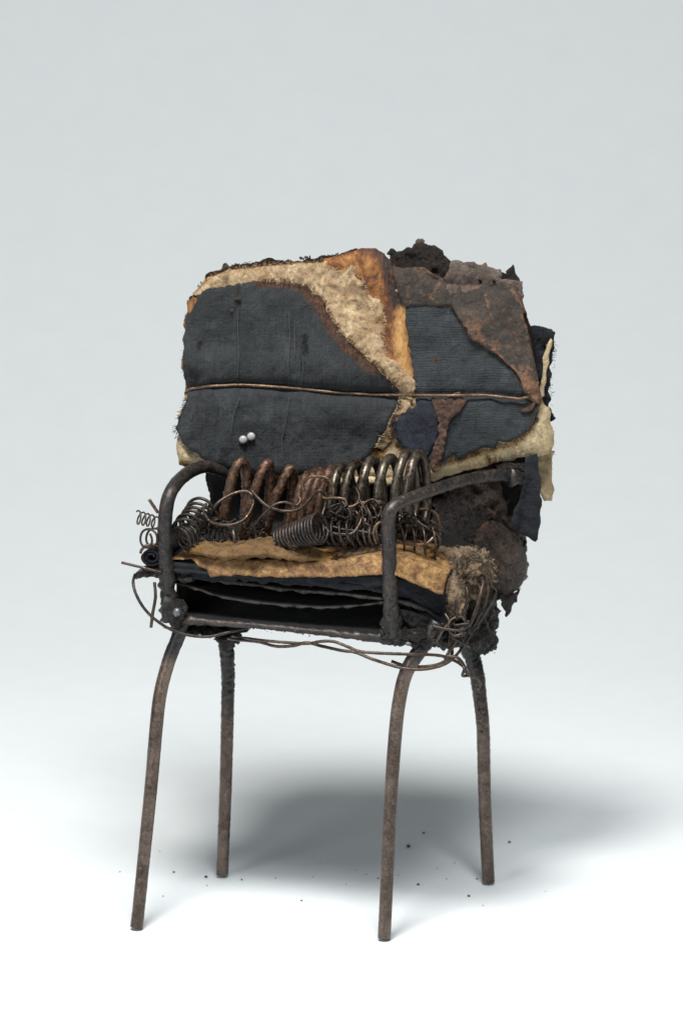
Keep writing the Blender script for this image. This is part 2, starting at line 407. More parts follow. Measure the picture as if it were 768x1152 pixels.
def fibres(name, specs, mat, parent):
    """many short curling hairs in one mesh: (start, direction, length, curl, radius)"""
    V = []; Fc = []
    for p, d, L, curl, r in specs:
        p = Vector(p); d = Vector(d).normalized(); seg = 4; b = len(V)
        ax = Vector(rng.normal(size=3)).normalized()
        for i in range(seg+1):
            rr = r*(1-.6*i/seg); a = d.orthogonal().normalized(); c = d.cross(a)
            for k in range(3):
                an = k*2.0944; V.append(p+(a*math.cos(an)+c*math.sin(an))*rr)
            p = p+d*(L/seg); d = (Matrix.Rotation(curl/seg, 3, ax) @ d + Vector(rng.normal(size=3))*.12).normalized()
        for i in range(seg):
            for k in range(3):
                k2 = (k+1) % 3; Fc.append((b+i*3+k, b+i*3+k2, b+i*3+3+k2, b+i*3+3+k))
    return mk(name, V, Fc, mat, parent, kind='stuff')

def fringe_specs(line, Yfn, off, length, density, nrm, r=.35, spread=.5, jit=1.0, curl=1.2):
    """threads sticking out of a torn edge; nrm = outward direction in the sheet (x, y down)"""
    out = []; L = dens(line, 1.0, False)
    for q in L:
        for _ in range(rng.poisson(density)):
            x, y = q[0]+rng.normal()*jit, q[1]+rng.normal()*jit
            s = P(x, y, Yfn(x, y)-off)
            d = Vector((nrm[0]+rng.normal()*spread, -abs(rng.normal()*.35), -nrm[1]+rng.normal()*spread))
            out.append((s, d, length*rng.uniform(.4, 1.3), rng.uniform(-curl, curl), r*rng.uniform(.7, 1.2)))
    return out
def fuzz_specs(poly, Yfn, off, n, length, r=.35, lean=(0, 0), avoid=None):
    out = []; a = np.array(poly, float); x0, y0 = a.min(0); x1, y1 = a.max(0)
    X = rng.uniform(x0, x1, n*3); Y = rng.uniform(y0, y1, n*3); k = inside(X, Y, poly)
    if avoid is not None: k &= ~(inside(X, Y, avoid) & (segdist(X, Y, avoid+[avoid[0]]) > .5))
    X, Y = X[k][:n], Y[k][:n]
    for x, y in zip(X, Y):
        s = P(x, y, Yfn(x, y)-off)
        d = Vector((rng.normal()*.9+lean[0], -abs(rng.normal()*.35)-.12, rng.normal()*.9-lean[1]))
        out.append((s, d, length*rng.uniform(.5, 1.4), rng.uniform(-2.2, 2.2), r*rng.uniform(.7, 1.3)))
    return out

# ------------------------------------------------------------------ the setting: one seamless paper sweep
def backdrop():
    prof = [(-7000, 0), (-2500, 0), (0, 0), (1000, 0)]
    for i in range(1, 25):
        a = R(90)*i/24; prof.append((1000+2550*math.sin(a), 2550*(1-math.cos(a))))
    prof += [(3550, 5200), (3550, 8900)]
    V = []; Fc = []
    xs = np.linspace(-7000, 7000, 15)
    for y, z in prof:
        for x in xs: V.append((x, y, z))
    n = len(xs)
    for i in range(len(prof)-1):
        for j in range(n-1): Fc.append((i*n+j, i*n+j+1, (i+1)*n+j+1, (i+1)*n+j))
    t = NT('matt_white_paper'); n_ = t.noise(.02, 5, .6)
    m = t.out(t.mix(t.mr(n_, .3, .7), (.765, .80, .808), (.785, .818, .826)), .8, 0, t.bump(t.noise(.5, 3, .6), .25, .3), .2)
    o = mk('backdrop', V, Fc, m, None, kind='structure'); return o
backdrop()

# ------------------------------------------------------------------ the chair
A = bpy.data.objects.new('armchair', None); COL.objects.link(A); A.empty_display_size = .02
A['label'] = 'miniature burnt armchair with rusty tube legs, charred torn cushions and bare springs'
A['category'] = 'armchair'

# legs ------------------------------------------------------------
fl = F(154, 1043, 3); fr_ = F(432, 1055, 3); br = F(549, 992, 3); bl = F(250, 984, 3)
def legpath(pxs, Ytop, foot):
    out = []; y0 = pxs[0][1]; y1 = pxs[-1][1]
    for x, y in pxs:
        t = (y-y0)/(y1-y0); out.append((x, y, Ytop+(foot.y-Ytop)*t))
    return out
tube('leg', legpath([(212, 692), (205, 706), (195, 730), (188, 750), (180.5, 780), (176, 817), (170.5, 880), (162.5, 960), (154, 1043)], -52, fl), 
     [8.5, 8.5, 8.2, 8, 8, 8, 7.8, 7.6, 7.6], M['leg'], A, 20, 2.5, [1.6, 1.2, .5, .15, .1, .1, .1, .1, .2], .2, [1, 1, .75, .2, 0, 0, 0, 0, 0], seed=1)
tube('leg', legpath([(492, 700), (484, 714), (474, 729), (464, 743), (455.5, 760), (449.5, 785), (445, 820), (439.5, 895), (435.5, 980), (432, 1055)], -105, fr_),
     [9, 9, 9, 8.8, 8.4, 8.2, 8.1, 8, 7.8, 7.8], M['leg'], A, 20, 2.5, [1.6, 1.2, .6, .3, .15, .1, .1, .1, .1, .1], .2, [1, 1, .8, .55, .3, 0, 0, 0, 0, 0], seed=2)
tube('leg', legpath([(524, 722), (530, 738), (536, 758), (540, 790), (543, 820), (545, 900), (549, 992)], 85, br),
     [9.5, 9.5, 9, 8.3, 8.1, 7.9, 7.8], M['leg'], A, 20, 2.3, [1.8, 1.3, .8, .4, .3, .2, .15], .3, [1, .8, .6, .5, .45, .3, .1], seed=3)
tube('leg', legpath([(262, 688), (257, 705), (255, 725), (256.5, 760), (256, 800), (254, 880), (250, 984)], 112, bl),
     [12, 12, 9.5, 8.2, 7.9, 7.7, 7.4], M['leg'], A, 20, 2.3, [3, 3, 1.6, .8, .5, .2, .15], .3, [1, 1, 1, .8, .5, .1, 0], seed=4)

# arm loops ----------------------------------------------------------
tube('armrest', [(262, 536, 58), (246, 529, 45), (232, 525, 30), (217, 529, 8), (203, 539, -25), (192, 554, -52), (187, 573, -60), (185.5, 600, -60), (187, 640, -60), (190, 675, -60), (194, 697, -60)],
     [6, 6.5, 7.5, 8, 8, 8.2, 8.4, 8.6, 8.8, 10, 12], M['arm'], A, 20, 2.4, [.5, .5, .5, .3, .3, .2, .2, .3, .8, 2.6, 3.2], .13, [.9, .5, .0, 0, .1, .0, .1, .2, .4, .85, .8], seed=5)
tube('armrest', [(584, 536, 34), (560, 534.5, 12), (530, 538.5, -20), (505, 545, -52), (480, 553.5, -82), (460, 561.5, -106), (447, 567, -118), (439, 574, -124), (436.5, 585, -125), (437, 610, -125), (438, 650, -125), (439.5, 685, -125), (441, 716, -125)],
     [8, 7.2, 7.0, 7.0, 7.2, 7.4, 7.6, 8, 8.2, 8.3, 8.4, 9, 11], M['arm'], A, 20, 2.4, [1.5, .8, .6, .5, .4, .3, .2, .2, .2, .3, .6, 1.1, 2], .16, [.7, .3, .1, .2, .3, .2, 0, 0, 0, .2, .4, .5, .7], seed=6)
# rails under the seat
tube('front_rail', [(198, 696, -58), (230, 699.5, -68), (290, 704, -85), (350, 710, -100), (400, 715, -113), (440, 719, -123)], [6, 4.2, 3.6, 4.0, 4.8, 7], M['arm'], A, 12, 2.0, [1.4, .7, .5, .6, .9, 1.8], .12, [.5, .2, .3, .2, .4, .7], seed=8)
tube('side_rail', [(200, 697, -55), (225, 690, 10), (262, 690, 112)], 7, M['arm'], A, 12, 3, 2.5, .2, 1, seed=9)
tube('side_rail', [(442, 717, -122), (485, 714, -70), (515, 718, 0), (528, 722, 80)], [9, 9, 9, 9], M['arm'], A, 12, 3, 2.5, .2, 1, seed=10)
tube('rear_rail', [(258, 690, 112), (390, 700, 100), (528, 718, 84)], 6.5, M['arm'], A, 12, 3, 2, .2, 1, seed=11)
# melted crust on the joints
lump('melted_crust', (196, 690, -66), (11, 10, 17), M['char'], A, .28, .07, 4, 1)
lump('melted_crust', (440, 708, -124), (12, 10, 18), M['char'], A, .3, .08, 4, 2)
lump('melted_crust', (466, 716, -108), (24, 16, 9), M['char'], A, .3, .07, 4, 3, .2)
lump('melted_crust', (238, 705, -30), (36, 40, 5), M['char'], A, .35, .08, 4, 4, .06)
lump('melted_crust', (256, 712, 108), (14, 12, 17), M['char'], A, .4, .09, 4, 5)
lump('solder_bead', (199, 689, -79), (4.5, 4, 5.5), simple('grey_solder', (.16, .165, .17), .4, .5), A, .15, .2, 2, 6)
lump('solder_bead', (459, 724, -122), (4, 3, 2.5), bpy.data.materials['grey_solder'], A, .2, .2, 2, 7)

# ------------------------------------------------------------------ backrest
PAD = [(211, 338), (224, 320), (236, 308), (254, 299), (275, 297), (300, 294), (340, 291), (370, 288), (404, 281), (430, 284), (441, 298), (470, 303), (497, 318),
       (540, 322), (583, 327), (589, 345), (596, 375), (601, 405), (606, 440), (610, 452), (618, 464), (622, 484), (623, 503), (621, 513), (600, 512), (570, 517), (540, 526),
       (497, 537), (470, 543), (430, 541), (380, 538), (330, 536), (290, 534), (255, 531), (225, 526), (204, 521), (197, 509), (198, 492), (201, 474), (209, 450), (208, 420), (207, 390), (209, 360)]
PADC = PAD+[PAD[0]]
def yw(x): return np.interp(x, [205, 212, 235, 270, 300, 340, 380, 420, 450, 500, 540, 565, 585, 597], [440, 438, 434.5, 433, 434.5, 437.5, 442, 444, 444.5, 445, 444.5, 446.5, 449, 446])
_pa = np.array(PADC)
def S(x, y):
    b = 62-(x-210)*.13+(535-y)*.12
    d = 1e9
    for i in range(len(PADC)-1):
        x0, y0 = PADC[i]; x1, y1 = PADC[i+1]; dx, dy = x1-x0, y1-y0; t = ((x-x0)*dx+(y-y0)*dy)/(dx*dx+dy*dy); t = 0 if t < 0 else 1 if t > 1 else t
        q = math.hypot(x-x0-t*dx, y-y0-t*dy); d = q if q < d else d
    b += 7*max(0, 1-d/14)**2.2
    wl = yw(x); wk = 1.0 if x < 440 else .5
    b += (9+5*math.exp(-((x-415)/45.0)**2))*wk*math.exp(-((y-wl)/5.5)**2)
    b -= 5*wk*math.exp(-((y-wl+26)/16.0)**2)*(1 if y < wl else 0.6) if y < wl else 3.5*wk*math.exp(-((y-wl-26)/22.0)**2)
    b -= 9*noise.noise((x*.013, y*.013, 3.3))+4.6*noise.noise((x*.033, y*.022, 8.1))+2.2*noise.noise((x*.075, y*.04, 4.1))
    # diagonal tuck at the left end of the wire
    b += 4.5*math.exp(-((x-222+(y-440)*.35)/5.0)**2)*math.exp(-((y-462)/22.0)**2)
    b += 5*math.exp(-((x-220)/8.0)**2-((y-424)/6.0)**2)
    return b

pad = sheet('cushion_pad', PAD, S, M['pad'], A, 0, 26, 2.4, .14, 3.2, 1.4, .06, 6, 4, edgeburn=.35, edgew=3,
      paint={'burn': [([(211, 340), (224, 320), (240, 306), (254, 299), (300, 294), (340, 291), (404, 281), (430, 284)], 6, 1.6), ([(211, 340), (206, 400), (208, 440)], 10, .6), ([(204, 521), (225, 527), (340, 536)], 7, .7), ([(435, 470), (428, 500), (424, 520)], 12, .75), ([(447, 502), (462, 510), (470, 520)], 9, .7),
                      ([(497, 521), (530, 512), (560, 504), (585, 494), (602, 470)], 7, .55), ([(596, 455), (607, 450)], 9, .6), ([(548, 512), (552, 520), (548, 526)], 6, .6), ([(440, 299), (470, 305), (500, 318), (580, 330), (600, 430)], 28, 1.4)]})
SCO = [(362, 291), (376, 287), (404, 280), (421, 280), (431, 285), (438, 293), (442, 299), (452, 310), (462, 330), (463, 352), (464, 372), (467, 395), (470, 415), (473, 432), (474, 447), (440, 446), (415, 410), (400, 360), (380, 320)]
sheet('scorched_leather', SCO, S, M['scorch'], A, 3, 4, 1.3, .2, 3.0, .8, .07, 3, edgeburn=.6, edgew=5, seed=11,
      paint={'burn': [([(425, 286), (436, 296), (440, 320), (444, 345)], 16, .85), ([(445, 320), (450, 345)], 12, .75), ([(438, 345), (436, 372)], 9, .5), ([(372, 288), (404, 281), (430, 284)], 5, .6), ([(460, 400), (468, 430)], 4, .5)],
             'stain_shade': [([(452, 352), (449, 380), (452, 405), (458, 422)], 12, 1.0), ([(390, 294), (405, 290)], 8, .2), ([(458, 425), (460, 445)], 12, .8)]},
      curl=lambda x, y: 2.5*math.sin(x*.25+y*.04)*.35)
FEL = [(217, 330), (230, 315), (240, 307), (254, 301), (280, 299), (312, 294), (345, 292), (362, 292), (370, 298), (378, 304), (390, 302), (397, 296), (401, 303), (400, 311), (408, 316), (411, 326), (414, 333),
       (424, 337), (430, 347), (432, 360), (429, 374), (431, 388), (433, 402), (446, 409), (459, 418), (465, 428), (466, 444), (462, 456), (452, 464), (444, 474), (440, 492), (430, 505), (410, 500), (380, 440), (350, 390), (320, 350), (270, 336), (230, 338)]
LFB = [(224, 331), (232, 326), (258, 321), (275, 317.5), (290, 315.5), (310, 317), (330, 319), (347, 322), (352, 330), (362, 333), (366, 345), (370, 352), (374, 360), (381, 370), (390, 381), (397, 387), (408, 399), (420, 409), (430, 419), (441, 431), (449, 440),
       (450, 449), (444, 462), (438, 474), (431, 487), (424, 500), (414, 512), (400, 522), (372, 530), (345, 533), (325, 535), (290, 534), (262, 531), (245, 526), (230, 518), (216, 508), (205, 497), (199, 488), (197, 480), (203, 466), (209, 453), (212, 441), (207, 424), (205, 405), (206, 385), (208, 362), (213, 345)]
def feltY(x, y):
    q = 1.0
    if inside(np.array([x]), np.array([y]), LFB)[0]: q = max(0, 1-segdist(np.array([x]), np.array([y]), LFB+[LFB[0]])[0]/5)
    return S(x, y)+3*(1-q)-q*(5.0*abs(fr(x*.055, y*.055, 5.0, 5))+2.5*math.exp(-((x-404)**2+(y-320)**2)/90.0)+1.8*math.exp(-((x-437)**2+(y-420)**2)/160.0))
sheet('felt_layer', FEL, feltY, M['felt'], A, 6, 5, 1.6, .22, 2.1, 1.7, .13, 4, 4, edgeburn=.10, edgew=4, seed=21,
      paint={'burn': [([(240, 307), (254, 301), (300, 296), (345, 292), (362, 292)], 5, 1.4), ([(370, 299), (380, 305), (392, 302)], 7, .5), ([(397, 298), (402, 306)], 7, .55), ([(411, 322), (414, 330)], 5, .55), ([(424, 362), (430, 356)], 7, .55), ([(218, 329), (240, 307)], 4, .5), ([(444, 470), (440, 492)], 8, .55), ([(437, 395), (452, 372)], 5, .2)]})
sheet('fabric_panel', LFB, S, M['fabric'], A, 9, 3, .9, .3, 2.6, .8, .05, 3, 2.2, edgeburn=.05, edgew=3, seed=31,
      paint={'burn': [([(290, 316), (310, 317.5), (347, 323)], 9, 1.0), ([(349, 326), (362, 343), (372, 360), (390, 384), (420, 412)], 14, 1.25), ([(420, 411), (436, 427), (448, 440)], 4.5, .7), ([(264, 332), (270, 338)], 4, .7), ([(260, 349)], 3.5, .7), ([(212, 345), (216, 338)], 4, .4)],
             'stain_shade': [([(343, 378), (343, 396)], 6, 1.2), ([(340, 398), (339, 425)], 3.5, .8), ([(225, 386), (224, 392)], 5, 1.1), ([(268, 341)], 6, 1.1), ([(260, 350)], 4, .8), ([(330, 355), (326, 400), (325, 432)], 2.2, .7), ([(268, 345), (267, 430)], 1.8, .6), ([(325, 445), (316, 520)], 2, .55), ([(310, 448), (306, 500)], 1.6, .4), ([(222, 440), (222, 462), (214, 476)], 3, .7), ([(222, 425), (216, 433)], 6, .9)]},  # last two strokes paint shade into the fold at the wire's left end
      curl=lambda x, y: 2.2*math.exp(-((x-267)/1.5)**2)*(1 if y < 432 else 0)+1.4*math.exp(-((x-325-(y-440)*-.1)/1.4)**2)+.8*math.exp(-((x-262+(y-440)*.22)/1.3)**2)*(1 if y > 440 else 0))
RIB = [(455, 342), (470, 340), (490, 338), (512, 338), (530, 350), (560, 380), (590, 410), (594, 438), (598, 452), (605, 461), (602, 474), (596, 483), (585, 492), (572, 496), (561, 497), (558, 503), (545, 504), (530, 510), (514, 518), (510, 511), (500, 519), (482, 521), (474, 500), (470, 470), (467, 445), (466, 430), (463, 408), (460, 390), (457, 368)]
sheet('ribbed_fabric_panel', RIB, S, M['ribbed'], A, 6.5, 3, .9, .4, 2.6, .6, .06, 3, 2, edgeburn=.45, edgew=2.6, seed=41,
      paint={'burn': [([(486, 403), (492, 405)], 4.5, .75), ([(598, 455), (602, 475), (588, 490)], 6, .6), ([(467, 440), (464, 410)], 3, .6)],
             'stain_shade': [([(480, 403), (494, 407)], 5, .6), ([(500, 385), (502, 390)], 4, .6), ([(478, 430)], 3, .7), ([(513, 440), (590, 444)], 3, .5), ([(505, 345), (516, 365)], 4, .5)]})  # the long stroke paints the shade along the wire
# upper charred cover over the ribbed cloth
CH1 = [(441, 299), (449, 300), (462, 300), (474, 301), (483, 306), (491, 309), (497, 312), (502, 318), (515, 322), (522, 330), (516, 340), (508, 344), (494, 345), (478, 344), (456, 346), (450, 338), (444, 322)]
sheet('charred_cover', CH1, S, M['flap'], A, 9, 3, 1.2, .25, 2.4, 1.1, .09, 3, edgeburn=.5, edgew=2.5, seed=51,
      paint={'burn': [([(497, 315), (490, 326), (484, 336)], 4, .7), ([(473, 330), (484, 334), (494, 342)], 4, .55), ([(449, 300), (474, 301), (483, 306)], 3.5, .6), ([(456, 325), (460, 340)], 5, .55)]},
      curl=lambda x, y: 2.2*math.exp(-((y-304-(x-441)*.1)/3.0)**2))
CH2 = [(506, 342), (509, 333), (520, 328), (532, 325), (550, 323), (568, 322), (580, 325), (586, 333), (588, 350), (593, 370), (597, 388), (600, 405), (604, 425), (608, 442), (609, 455), (600, 451), (592, 447), (589, 438), (584, 425), (575, 414), (566, 405), (555, 397), (543, 389), (530, 381), (524, 371), (517, 360), (511, 350)]
sheet('charred_flap', CH2, S, M['flap'], A, 11, 3.5, 1.0, .25, 2.4, 1.4, .06, 3, edgeburn=.45, edgew=3.2, seed=61,
      paint={'burn': [([(524, 368), (532, 380)], 8, .65), ([(545, 330), (551, 350), (556, 365)], 3, .7), ([(575, 325), (588, 345)], 4, .8), ([(590, 425), (600, 445)], 20, .95), ([(588, 350), (598, 395)], 9, .6), ([(530, 360), (540, 378), (556, 392)], 12, .6), ([(555, 395), (582, 420)], 6, .8)]},
      curl=lambda x, y: 3.0*max(0, 1-segdist(np.array([x]), np.array([y]), [(509, 333), (511, 350), (524, 371), (543, 389), (566, 405), (589, 438)])[0]/9))
ASH = [(499, 312), (503, 304), (507, 297), (512, 294), (525, 295), (540, 297), (546, 295), (551, 300), (562, 304), (564, 309), (560, 312), (567, 314), (573, 315), (586, 317), (589, 325), (590, 338), (590, 352), (583, 345), (565, 332), (540, 330), (520, 334), (505, 330), (494, 325)]
sheet('ash_crust', ASH, lambda x, y: S(x, y)-2*abs(fr(x*.06, y*.06, 2, 3)), M['ash'], A, 8.5, 4, 1.4, .3, 2.2, 1.3, .14, 3, edgeburn=.2, edgew=2, seed=71,
      holes=[[(538, 314), (541, 315), (541, 320), (538.5, 320)], [(554, 315), (557, 316), (556.5, 320), (553.5, 319)]],
      paint={'burn': [([(578, 328), (588, 345)], 5, .9), ([(497, 322), (505, 328)], 5, .5)]})
sheet('ash_shard', [(569, 311), (569, 304), (573, 301), (576, 297), (579, 304), (582, 313), (586, 319), (578, 320), (571, 318)], lambda x, y: S(x, 330)+8+(320-y)*.3, M['hollow'], A, 0, 3, .8, .4, 2, .8, .2, 2, edgeburn=.5, edgew=2, seed=72)
sheet('shade_liner', [(556, 303), (563, 306), (570, 309), (574, 318), (560, 320), (556, 312)], lambda x, y: S(x, 330)+16, M['soot'], A, 0, 4, .8, .3, 2.5, .6, .1, 2, seed=73)
sheet('shade_liner', [(498, 304), (540, 302), (560, 308), (584, 322), (586, 336), (540, 334), (502, 332)], lambda x, y: S(x, 330)+14, M['soot'], A, 0, 4, .5, .3, 3, .6, .1, 2, seed=74)  # near-black sheet added behind the crust so its holes read dark
lump('charred_knob', (267, 336, S(267, 336)-12), (3, 1.8, 2.4), M['charbrown'], A, .3, .25, 3, 31)
lump('charred_knob', (260.5, 349, S(260, 349)-12), (2, 1.5, 2), M['charbrown'], A, .3, .25, 3, 32)
# burnt hollow behind the top edge
HOL = [(438, 300), (437, 292), (440, 285), (448, 281), (458, 280), (464, 279), (466, 274), (473, 273), (481, 276), (489, 276), (497, 281), (499, 287), (505, 291), (509, 296), (506, 306), (500, 330), (440, 330)]
sheet('burnt_shell', HOL, lambda x, y: S(x, 330)+26+(330-y)*.12-7*abs(fr(x*.05, y*.09, 2.2, 4))-6*math.exp(-((x-438)/8)**2), M['hollow'], A, 0, 6, 1.1, .28, 2.2, 1.6, .06, 3, edgeburn=.3, edgew=2, seed=81)
lump('ash_lump', (471.5, 272, 100), (5, 4, 4), M['ash'], A, .25, .2, 3, 3)
lump('ash_lump', (441, 284, 84), (4.5, 4, 4), M['hollow'], A, .3, .2, 3, 4)
lump('charred_knob', (253.5, 300, 64), (3.6, 4, 3.6), M['charbrown'], A, .2, .2, 3, 5)
# singed upper hem
hemY = lambda x, y: S(x, y)-4
sheet('torn_corner', [(211, 338), (217, 333), (222, 336), (220, 345), (215, 352), (212, 358), (210, 350)], S, M['scorch'], A, 10, 3, .8, .4, 2, .6, .2, 2, seed=92, edgeburn=.3, edgew=2, paint={'stain_shade': [([(214, 342), (213, 350)], 5, .9)]})
# patch and seam remains on the lower right half
sheet('denim_patch', [(443, 472), (452, 467), (462, 459), (472, 451), (478, 446), (486, 452), (490, 463), (494, 474), (494, 484), (490, 496), (486, 508), (479, 515), (468, 511), (457, 506), (449, 499), (443, 487)], S, M['navy'], A, 9.5, 3, 1.2, .4, 2.2, .8, .1, 3, 2, edgeburn=.1, edgew=3, seed=93, paint={'stain_shade': [([(443, 475), (450, 500)], 4, .6)]})
sheet('rusty_seam_strip', [(485, 449), (494, 447), (502, 451), (510, 441), (516, 440), (521, 446), (524, 449), (519, 460), (512, 469), (505, 477), (503, 490), (499, 503), (496, 516), (493, 530), (486, 532), (483, 520), (487, 506), (492, 492), (494, 479), (490, 464)], S, M['seam'], A, 12, 3.5, 1.2, .35, 2.0, 1.9, .14, 3, edgeburn=.7, edgew=4, seed=94)
sheet('charred_scrap', [(585, 462), (590, 459), (596, 457), (599, 451), (603, 452), (601, 458), (598, 462), (591, 464), (587, 464)], S, M['charbrown'], A, 12, 3, .7, .4, 1.8, 1, .2, 2, seed=95)
lump('charred_knob', (602.5, 472, 5), (3, 3, 3.5), M['char'], A, .2, .2, 3, 8)
# folded layers behind the right-hand edge
RB = lambda x, y: 40+(x-600)*.2+(535-y)*.12
sheet('folded_lining', [(592, 366), (600, 368), (611, 370), (620, 372), (624, 377), (624, 390), (621, 405), (620, 425), (618, 445), (617, 456), (622, 464), (625, 470), (619, 473), (613, 462), (606, 452), (600, 450)], RB, M['black'], A, 0, 5, 1.9, .3, 2.2, 3.0, .07, 3, seed=101, curl=lambda x, y: 8*math.exp(-((x-623)/4)**2)+2*math.sin(x*.9))
sheet('cream_lining', [(619, 380), (622, 382), (619, 395), (616, 410), (613, 428), (611, 444), (607, 450), (606, 440), (609, 420), (611, 400), (614, 388)], RB, M['pad'], A, 7, 3, .7, .3, 2, .8, .1, 2, seed=102, edgeburn=.3, edgew=2)
sheet('cream_lining', [(598, 505), (623, 508), (620, 522), (621, 536), (623, 552), (620, 563), (611, 562), (606, 550), (602, 530)], RB, M['pad'], A, -6, 6, 1.0, .3, 2.2, 1.4, .1, 3, seed=103, edgeburn=.2, edgew=3, paint={'burn': [([(600, 506), (604, 545)], 8, .4)]})
sheet('blackened_sheet', [(590, 513), (603, 511), (606, 528), (608, 545), (607, 558), (609, 570), (607, 588), (605, 606), (602, 610), (595, 605), (586, 601), (576, 594), (575, 585), (582, 565), (590, 543)], lambda x, y: 22+(x-590)*-.2, M['black'], A, 0, 3, .9, .25, 2.4, 2.4, .06, 3, seed=104, curl=lambda x, y: 6*math.exp(-((x-588+(y-545)*.25)/5)**2)+9*math.exp(-((x-601)/4.5)**2), edgeburn=.3, edgew=2)
# burnt board and backing below the cushion
BK = lambda x, y: 88-(x-235)*.08
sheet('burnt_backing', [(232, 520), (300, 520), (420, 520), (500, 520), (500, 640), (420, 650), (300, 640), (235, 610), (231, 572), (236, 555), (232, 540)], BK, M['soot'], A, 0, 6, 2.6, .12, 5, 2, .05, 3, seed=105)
sheet('lining_strip', [(300, 528), (332, 531), (360, 534), (430, 537), (470, 534), (470, 545), (430, 548), (330, 542), (302, 541)], lambda x, y: S(x, 530)-1, M['pad'], A, 0, 8, 1, .2, 3, .8, .1, 3, seed=106, edgeburn=.8, edgew=3, paint={'burn': [([(300, 540), (330, 541)], 10, .6)]})
sheet('orange_scrap', [(324, 536), (333, 533), (341, 538), (342, 550), (337, 560), (328, 558), (323, 548)], lambda x, y: 60, M['scorch'], A, 0, 3, .8, .3, 2.5, .5, .1, 2, seed=107, paint={'stain_shade': [([(332, 545)], 12, 1)]})
BRD = [(480, 528), (500, 524), (522, 520), (548, 518), (560, 530), (570, 575), (582, 588), (588, 596), (593, 610), (592, 622), (595, 636), (593, 650), (585, 660), (578, 665), (570, 672), (561, 676), (557, 690), (545, 700), (520, 700), (495, 660), (486, 600)]
sheet('burnt_board', BRD, lambda x, y: 54-(x-490)*.1+12*max(0, (x-560)/35.0)**2-14*abs(fr(x*.025, y*.025, 7.7, 4)), M['charbrown'], A, 0, 12, 2.2, .2, 2.1, 5.0, .07, 7, 8, seed=108,
      paint={'burn': [([(555, 600), (550, 640)], 10, .35), ([(575, 592), (578, 602)], 6, .6)]})
lump('char_clod', (518, 592, 40), (34, 8, 36), M['char'], A, .07, .1, 6, 9, 0, 6, spike=.09)
lump('char_clod', (568, 632, 40), (24, 16, 38), M['charbrown'], A, .05, .05, 5, 10, -.1, 6, spike=.02)
lump('char_clod', (552, 606, 38), (24, 8, 20), M['charbrown'], A, .05, .1, 6, 12, .4, 6, spike=.04)
lump('char_clod', (530, 552, 60), (40, 10, 14), M['charbrown'], A, .2, .07, 5, 11, -.1, 6, spike=.15)
sheet('hanging_shard', [(562, 668), (575, 668), (584, 664), (582, 672), (577, 680), (575, 688), (570, 694), (566, 686), (563, 678)], lambda x, y: 34, M['hollow'], A, 0, 3, 1.6, .4, 1.8, 1.5, .15, 2, seed=109, edgeburn=.3, edgew=1.5)
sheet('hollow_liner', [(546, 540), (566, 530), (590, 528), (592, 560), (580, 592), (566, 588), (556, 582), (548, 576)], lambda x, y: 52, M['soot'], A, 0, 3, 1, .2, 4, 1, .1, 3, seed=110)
lump('char_clod', (575, 526, 30), (15, 10, 5), M['char'], A, .3, .1, 4, 13, 0, 6, spike=.5)
lump('char_clod', (562, 572, 58), (12, 6, 18), M['char'], A, .35, .09, 4, 14, 0, 6, spike=.4)
tube('bolt_head', [(572, 536, 20), (590, 535, 34)], [10.5, 10.5], M['arm'], A, 12, 3, 2.2, .2, .3)
# black mass under the rear corner
lump('char_clod', (535, 690, 40), (22, 30, 38), M['char'], A, .22, .05, 5, 15, 0, 6, spike=.2)
lump('char_clod', (545, 722, 60), (13, 16, 12), M['char'], A, .25, .07, 4, 16, 0, 6, spike=.2)
lump('char_clod', (505, 700, -10), (26, 40, 22), M['char'], A, .28, .06, 5, 17, 0, 6, spike=.2)

